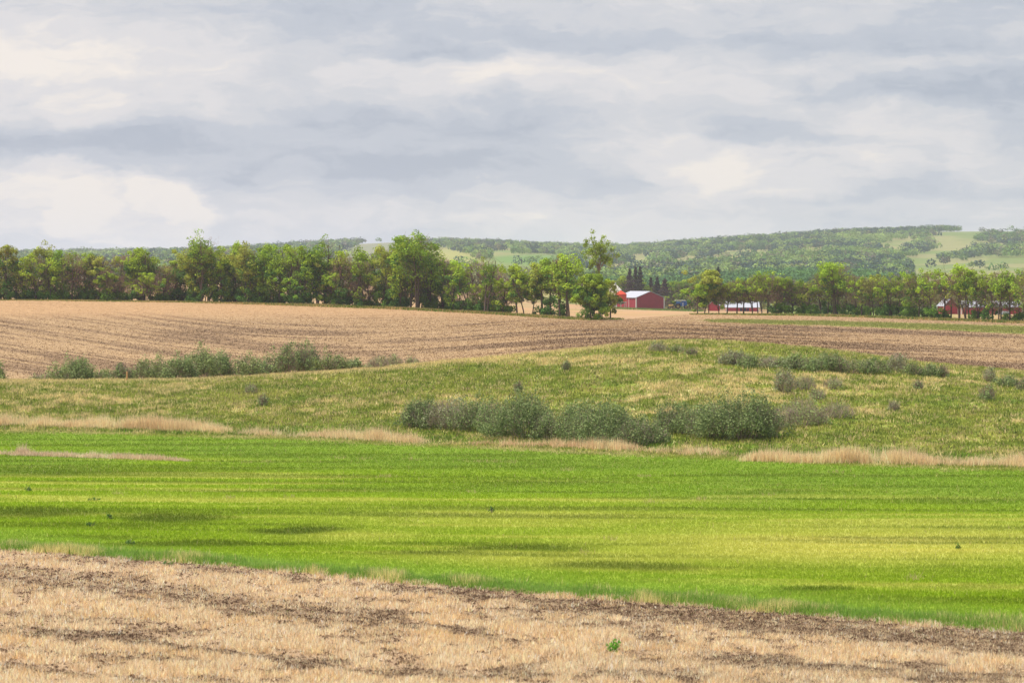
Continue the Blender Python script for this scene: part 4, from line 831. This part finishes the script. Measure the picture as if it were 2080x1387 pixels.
def bins():
    Y = 1140.0; x, y, z = pt(1261, Y); z = EYE - (623 - HY) / F * Y; t = thing('hopper_bin', 'orange red hopper bottom grain bin on steel legs beside the barn', 'grain bin', (x, y, z)); R = 1.95
    m = MB(); prof = []; zz = 1.6
    for i in range(14): prof += [(R - .03, zz + i * .19), (R + .02, zz + i * .19 + .09)]
    m.lathe(prof + [(R, zz + 14 * .19)], 28); m.build('bin_wall', m_bin, t)
    m = MB(); m.lathe([(R + .08, 4.24), (R * .55, 4.85), (.35, 5.2), (.3, 5.35)], 28); m.build('roof', m_bin, t)
    m = MB(); m.lathe([(.25, .7), (R - .05, 1.58)], 28); m.build('hopper_cone', m_steel, t)
    for k in range(8):
        a = k * math.pi / 4; m = MB(); cx, cy = math.cos(a) * (R - .05), math.sin(a) * (R - .05); m.box(cx - .07, cy - .07, -.4, cx + .07, cy + .07, 1.6); m.build('leg', m_trim, t)
    m = MB(); m.lathe([(R + .1, 1.50), (R + .1, 1.68)], 28); m.build('ring_beam', m_trim, t)
    Y = 1165.0; x, y, z = pt(1250, Y); z = EYE - (622 - HY) / F * Y; t = thing('grain_bin', 'cream grain bin with a tall pointed roof and cap behind the orange bin', 'grain bin', (x, y, z)); R = 2.1
    m = MB(); prof = []
    for i in range(28): prof += [(R - .03, -.4 + i * .21), (R + .02, -.4 + i * .21 + .1)]
    m.lathe(prof + [(R, 5.5)], 28); m.build('bin_wall', m_cream, t)
    m = MB(); m.lathe([(R + .12, 5.45), (R + .12, 5.52), (.42, 7.35), (.4, 7.45)], 28); m.build('roof', m_cream, t)
    m = MB(); m.lathe([(.3, 7.45), (.3, 7.8), (.42, 7.85), (.1, 8.05)], 16); m.build('roof_cap', m_steel, t)
bins()
def machines():
    Y = 1140.0; x, y, z = pt(1383, Y); z = EYE - (627 - HY) / F * Y
    t = thing('combine_harvester', 'old blue farm machine with a cream cab roof parked right of the barn', 'farm machine', (x, y, z))
    MB().box(-1.5, -1.0, .8, 2.0, 1.2, 2.05).build('body', m_blue, t, .08)
    MB().poly([(.2, -.9, 2.06), (2.0, -.9, 2.06), (2.0, 1.1, 2.06), (.2, 1.1, 2.06), (.0, -1.0, 2.6), (2.2, -1.0, 2.6), (2.2, 1.2, 2.6), (.0, 1.2, 2.6)], [(0, 3, 2, 1), (4, 5, 6, 7), (0, 1, 5, 4), (1, 2, 6, 5), (2, 3, 7, 6), (3, 0, 4, 7)]).build('grain_tank', m_blue, t, .04)
    c = MB().box(-1.7, -.8, 1.6, -.2, .8, 2.55).build('cab', m_navy, t, .06)
    MB().box(-1.6, -.84, 1.9, -.3, -.81, 2.45).build('window', m_glass, c)
    MB().box(-2.1, -1.0, 2.62, 1.6, 1.0, 2.82).build('cab_roof', m_cream, t, .06)
    MB().box(-1.4, -1.1, 1.2, -.3, -1.02, 1.75).build('side_panel', m_navy, t, .02)
    MB().box(.5, -1.04, .7, .75, -1.01, 2.0).build('ladder', m_trim, t)
    for (wx, wr) in ((-1.0, .85), (1.6, .6)):
        for wy in (-1.05, 1.1):
            w = MB().wheel(wx, wy, wr, wr, .45).build('tyre', m_tyre, t); MB().wheel(wx, wy, wr, wr * .57, .3).build('rim', m_yel, w)
    x, y, z = pt(1364.5, Y - 4); z = EYE - (627.5 - HY) / F * (Y - 4)
    t = thing('small_tractor', 'low dark tractor with an ochre hood just left of the blue machine', 'tractor', (x, y, z))
    MB().box(-1.0, -.4, .75, .6, .4, 1.45).build('hood', m_yel, t, .12)
    MB().box(.5, -.5, .55, 1.2, .5, 1.2).build('seat_deck', m_navy, t, .06)
    MB().box(-1.0, -.35, .35, .9, .35, .74).build('chassis', m_navy, t, .04)
    for (wx, wr) in ((-.75, .38), (.7, .62)):
        for wy in (-.62, .62):
            w = MB().wheel(wx, wy, wr, wr, .3).build('tyre', m_tyre, t); MB().wheel(wx, wy, wr, wr * .57, .2).build('rim', m_yel, w)
machines()

# ------------------------------------------------------------------ woods behind the farm
def spruce(u, top, wpx, Y, label, seed, c=srgb(50, 56, 52)):
    r = np.random.RandomState(seed); loc = pt(u, Y); px = Y / F; b = HY - (loc[2] - EYE) / Y * F; H = (b - top) * px; R = wpx * px / 2
    t = thing('spruce_tree', label, 'spruce', loc, r.uniform(0, 6), 'dark spruces behind the barns'); tr = TB(); tr.tube([(0, 0, -.3), (0, 0, H * .5), (0, 0, H * .97)], [.28, .18, .03], BARKD, 6); tr.build('trunk', m_twig, t)
    n = 3200; q = r.rand(n) ** .75; lay = np.floor(q * 24) / 24 + r.rand(n) * .02; z = H * (.06 + .94 * lay); rad = 2.1 * R * (1 - lay) ** .85 * (.75 + .5 * np.sin(lay * 9 + seed) ** 2) * (.85 + .35 * np.sin(lay * 60 + seed)) * r.rand(n) ** .5 + .08; a = r.uniform(0, 6.28, n)
    lf = TB(); lf.leaves(np.stack([np.cos(a) * rad, np.sin(a) * rad, z - rad * .25], 1), .26, np.broadcast_to(c, (n, 3)) * r.uniform(.7, 1.35, (n, 1)), r); lf.build('crown', m_leaf, t)
for i, (u, top, w, Y, lab, c) in enumerate([(1279, 545, 20, 1195, 'dark purplish spruce left of the twin pair above the barn', srgb(88, 78, 80)), (1291, 541, 14, 1200, 'left spruce of the tall twin pair above the barn roof', srgb(76, 76, 70)), (1300, 540, 17, 1198, 'right spruce of the tall twin pair above the barn roof', srgb(76, 76, 70)),
        (1335, 562, 18, 1190, 'dark spruce behind the right end of the barn', srgb(66, 70, 68)), (1350, 566, 24, 1185, 'brown purple spruce directly right of the barn', srgb(92, 78, 78)), (1459, 541, 20, 1230, 'spruce tip rising over the dense rounded tree', srgb(44, 58, 50)), (1433, 546, 14, 1235, 'small spruce tip over the left end of the right row', srgb(44, 58, 50)), (1322, 563, 14, 1210, 'thin brown spruce between the twin pair and the barn end', srgb(78, 72, 66))]):
    spruce(u, top, w, float(Y), lab, 300 + i, c)
def farm_woods():
    r = random.Random(5); k = 0
    for (ua, ub, ta, tb, n, Ya, Yb_, nm) in [(1150, 1290, 575, 566, 9, 1200, 1260, 'behind the grain bins'), (1290, 1420, 590, 562, 11, 1200, 1250, 'behind the red barn'), (1380, 1425, 602, 598, 4, 1165, 1185, 'behind the blue machine'), (1300, 1345, 596, 594, 3, 1170, 1182, 'directly behind the barn roof'),
                                         (1410, 1640, 597, 594, 16, 1165, 1200, 'behind the right row, left half'), (1640, 1930, 603, 606, 19, 1120, 1165, 'behind the right row, middle part'), (1930, 2330, 606, 602, 17, 1125, 1165, 'behind the long right barn')]:
        for i in range(n):
            f = (i + r.uniform(.2, .8)) / n; u = ua + (ub - ua) * f; Y = r.uniform(Ya, Yb_); top = ta + (tb - ta) * f + r.uniform(-7, 9); kd = r.choice(['full', 'full', 'half', 'bush'])
            fb = {'full': 'full green', 'half': 'brownish half leafed', 'bush': 'dense low crowned'}[kd]
            tree('background_tree', u, Y, top, r.uniform(38, 56), kd, '%s tree, %s from the left %s' % (fb, ORD[i], nm), 'background trees behind the farm', low=.04, seed=700 + k, leafs=.30, dens=.75, tone=r.uniform(.62, .9)); k += 1
farm_woods()

# ------------------------------------------------------------------ woods on the hills (one mass)
def poly_in(px, py, P):
    ins = np.zeros(px.shape, bool); n = len(P)
    for i in range(n):
        x0, y0 = P[i]; x1, y1 = P[(i + 1) % n]; c = ((y0 > py) != (y1 > py)) & (px < (x1 - x0) * (py - y0) / (y1 - y0 + 1e-9) + x0); ins ^= c
    return ins
OPEN = [[(1785, 497), (1812, 490), (1885, 488), (1945, 469), (1985, 463), (2400, 461), (2400, 620), (1850, 620), (1848, 528), (1830, 512), (1800, 505)],
        [(975, 533), (1010, 522), (1080, 517), (1130, 518), (1150, 530), (1150, 560), (950, 560)],
        [(1220, 552), (1225, 545), (1275, 537), (1330, 532), (1345, 538), (1300, 543), (1260, 552)],
        [(1345, 535), (1400, 524), (1450, 521), (1475, 515), (1520, 511), (1565, 512), (1560, 520), (1500, 524), (1440, 528), (1390, 536)],
        [(1610, 511), (1670, 506), (1680, 511), (1620, 515)], [(1270, 520), (1310, 520), (1330, 526), (1300, 530)],
        [(690, 512), (735, 495), (775, 487), (830, 488), (865, 500), (900, 506), (945, 517), (978, 533), (930, 545), (760, 545), (700, 530)],
        [(1180, 520), (1215, 518), (1225, 530), (1185, 532)], [(950, 501), (1010, 506), (1060, 512), (1010, 513), (960, 507)]]
WOOD = [[(1930, 473), (1990, 466), (2080, 465), (2400, 464), (2400, 455), (1930, 458)], [(1978, 492), (1995, 480), (2035, 476), (2062, 480), (2120, 478), (2400, 480), (2400, 503), (2060, 501)], [(1945, 522), (1985, 507), (2080, 504), (2400, 500), (2400, 522), (1965, 526)], [(1826, 522), (1850, 502), (1885, 489), (1902, 498), (1892, 511), (1850, 526)], [(1900, 532), (1925, 525), (1975, 527), (1960, 533)]]
def hill_woods():
    r = np.random.RandomState(77); n = 60000
    u = r.uniform(-500, 2600, n); Y = (1900 ** 1.2 + (4900 ** 1.2 - 1900 ** 1.2) * r.rand(n)) ** (1 / 1.2)
    row = rowof(u, Y); x = (u - 1040) / F * Y; wob = (fbm(x / 40, Y / 70, 301, 3) - .5) * 8
    op = np.zeros(n, bool)
    cov = np.zeros(n, bool)
    for P in OPEN:
        op |= poly_in(u + wob, row + wob * .5, P)
        for dd in (3, 6, 9, 12): cov |= poly_in(u + wob, row - dd + wob * .5, P)
    drop = cov & ~op & (r.rand(n) < .94)
    gap = fbm(x / 70, Y / 110, 303, 3) < np.where(u > 1780, .36, .30)
    keep = ~op & ~gap & ~drop & (rowof(u, Y * .985) > row - 1.5)
    for P in WOOD: keep |= poly_in(u + wob, row + wob * .4, P)
    keep |= op & (r.rand(n) < .012)
    u, Y, row, x = pick(keep, u, Y, row, x)
    if len(u) > 19000: idx = r.permutation(len(u))[:19000]; u, Y, row, x = u[idx], Y[idx], row[idx], x[idx]
    n = len(u); z = EYE + zrel(u, Y); H = r.uniform(5, 9.5, n) * (.8 + .5 * fbm(x / 60, Y / 60, 307, 2)); R = H * r.uniform(.5, .72, n); per = 60
    a = r.uniform(0, 6.28, (n, per)); ct = r.uniform(-.55, 1, (n, per)); st_ = np.sqrt(1 - ct ** 2); q = r.uniform(.65, 1.05, (n, per)); O = np.stack([np.cos(a) * st_, np.sin(a) * st_, ct], -1).reshape(-1, 3)
    P = np.stack([x[:, None] + np.cos(a) * st_ * R[:, None] * q, Y[:, None] + np.sin(a) * st_ * R[:, None] * q, (z + H * .52)[:, None] + ct * (H * .5)[:, None] * q], -1).reshape(-1, 3)
    g = fbm(x / 90, Y / 140, 309, 3); g2 = r.rand(n)
    C = mixc(np.broadcast_to(srgb(98, 132, 68), (n, 3)), srgb(140, 164, 88), ss(g + (g2 - .5) * .4, .35, .65)); C = mixc(C, srgb(62, 88, 78), ss(fbm(x / 110 + 5, Y / 50, 311, 3) + (g2 - .5) * .15, .44, .58)); C = mixc(C, srgb(130, 118, 100), (r.rand(n) > .9) * .7); C = mixc(C, srgb(158, 180, 92), (r.rand(n) > .9) * .7); C = C * r.uniform(.85, 1.15, (n, 1))  # bluish dark bands are hillside shadow tones painted into the tree colour
    tb = TB(); tb.leaves(P, 1.0, np.repeat(C, per, 0) * r.uniform(.8, 1.2, (n * per, 1)), r, O)
    o = tb.build('hill_woods', m_far, None); tag(o, 'mass of woodland covering the distant hills', 'woods', None, 'stuff')
    # valley-floor thickets right behind the farm fields, nearer and bigger
    r = np.random.RandomState(78); n = 9000; u = r.uniform(-400, 2600, n); Y = r.uniform(1550, 2150, n); x = (u - 1040) / F * Y; row = rowof(u, Y)
    keep = (fbm(x / 40, Y / 60, 321, 3) > .40) & (((u > 1150) & (u < 1860)) | ((u < 1150) & (r.rand(n) < .10))); u, Y, x = pick(keep, u, Y, x); idx = r.permutation(len(u))[:2600]; u, Y, x = u[idx], Y[idx], x[idx]; n = len(u)
    z = EYE + zrel(u, Y); hm = np.interp(u, [1150, 1300, 1450, 1600, 1750, 1850], [6, 7, 9.5, 12, 11, 6]); H = r.uniform(.7, 1.1, n) * hm; R = H * r.uniform(.32, .45, n); per = 170
    a = r.uniform(0, 6.28, (n, per)); ct = r.uniform(-.8, 1, (n, per)); st_ = np.sqrt(1 - ct ** 2); q = r.uniform(.55, 1.08, (n, per)); O = np.stack([np.cos(a) * st_, np.sin(a) * st_, ct], -1).reshape(-1, 3)
    P = np.stack([x[:, None] + np.cos(a) * st_ * R[:, None] * q, Y[:, None] + np.sin(a) * st_ * R[:, None] * q, (z + H * .5)[:, None] + ct * (H * .5)[:, None] * q], -1).reshape(-1, 3)
    g2 = r.rand(n); C = mixc(np.broadcast_to(srgb(70, 104, 66), (n, 3)), srgb(98, 138, 72), ss(g2 + fbm(x / 50, Y / 50, 323, 2) - .5, .3, .8))
    tb = TB(); tb.leaves(P, .6, np.repeat(C, per, 0) * r.uniform(.8, 1.2, (n * per, 1)), r, O)
    o = tb.build('valley_woods', m_far, None); tag(o, 'bluish green woodland on the lower slope behind the farm', 'woods', None, 'stuff')
hill_woods()

# ------------------------------------------------------------------ haze
def haze():
    mb = MB(); mb.box(-12500, -60, -45, 12500, 14900, 150); m, t, o = newmat('haze_air'); v = t.nodes.new('ShaderNodeVolumePrincipled')
    v.inputs['Color'].default_value = (.80, .84, 1.0, 1); v.inputs['Density'].default_value = 7.2e-5; v.inputs['Anisotropy'].default_value = .2
    t.links.new(v.outputs[0], o.inputs['Volume']); ob = mb.build('haze', m); tag(ob, 'thin bluish air haze over the far hills', 'haze', None, 'stuff')
haze()
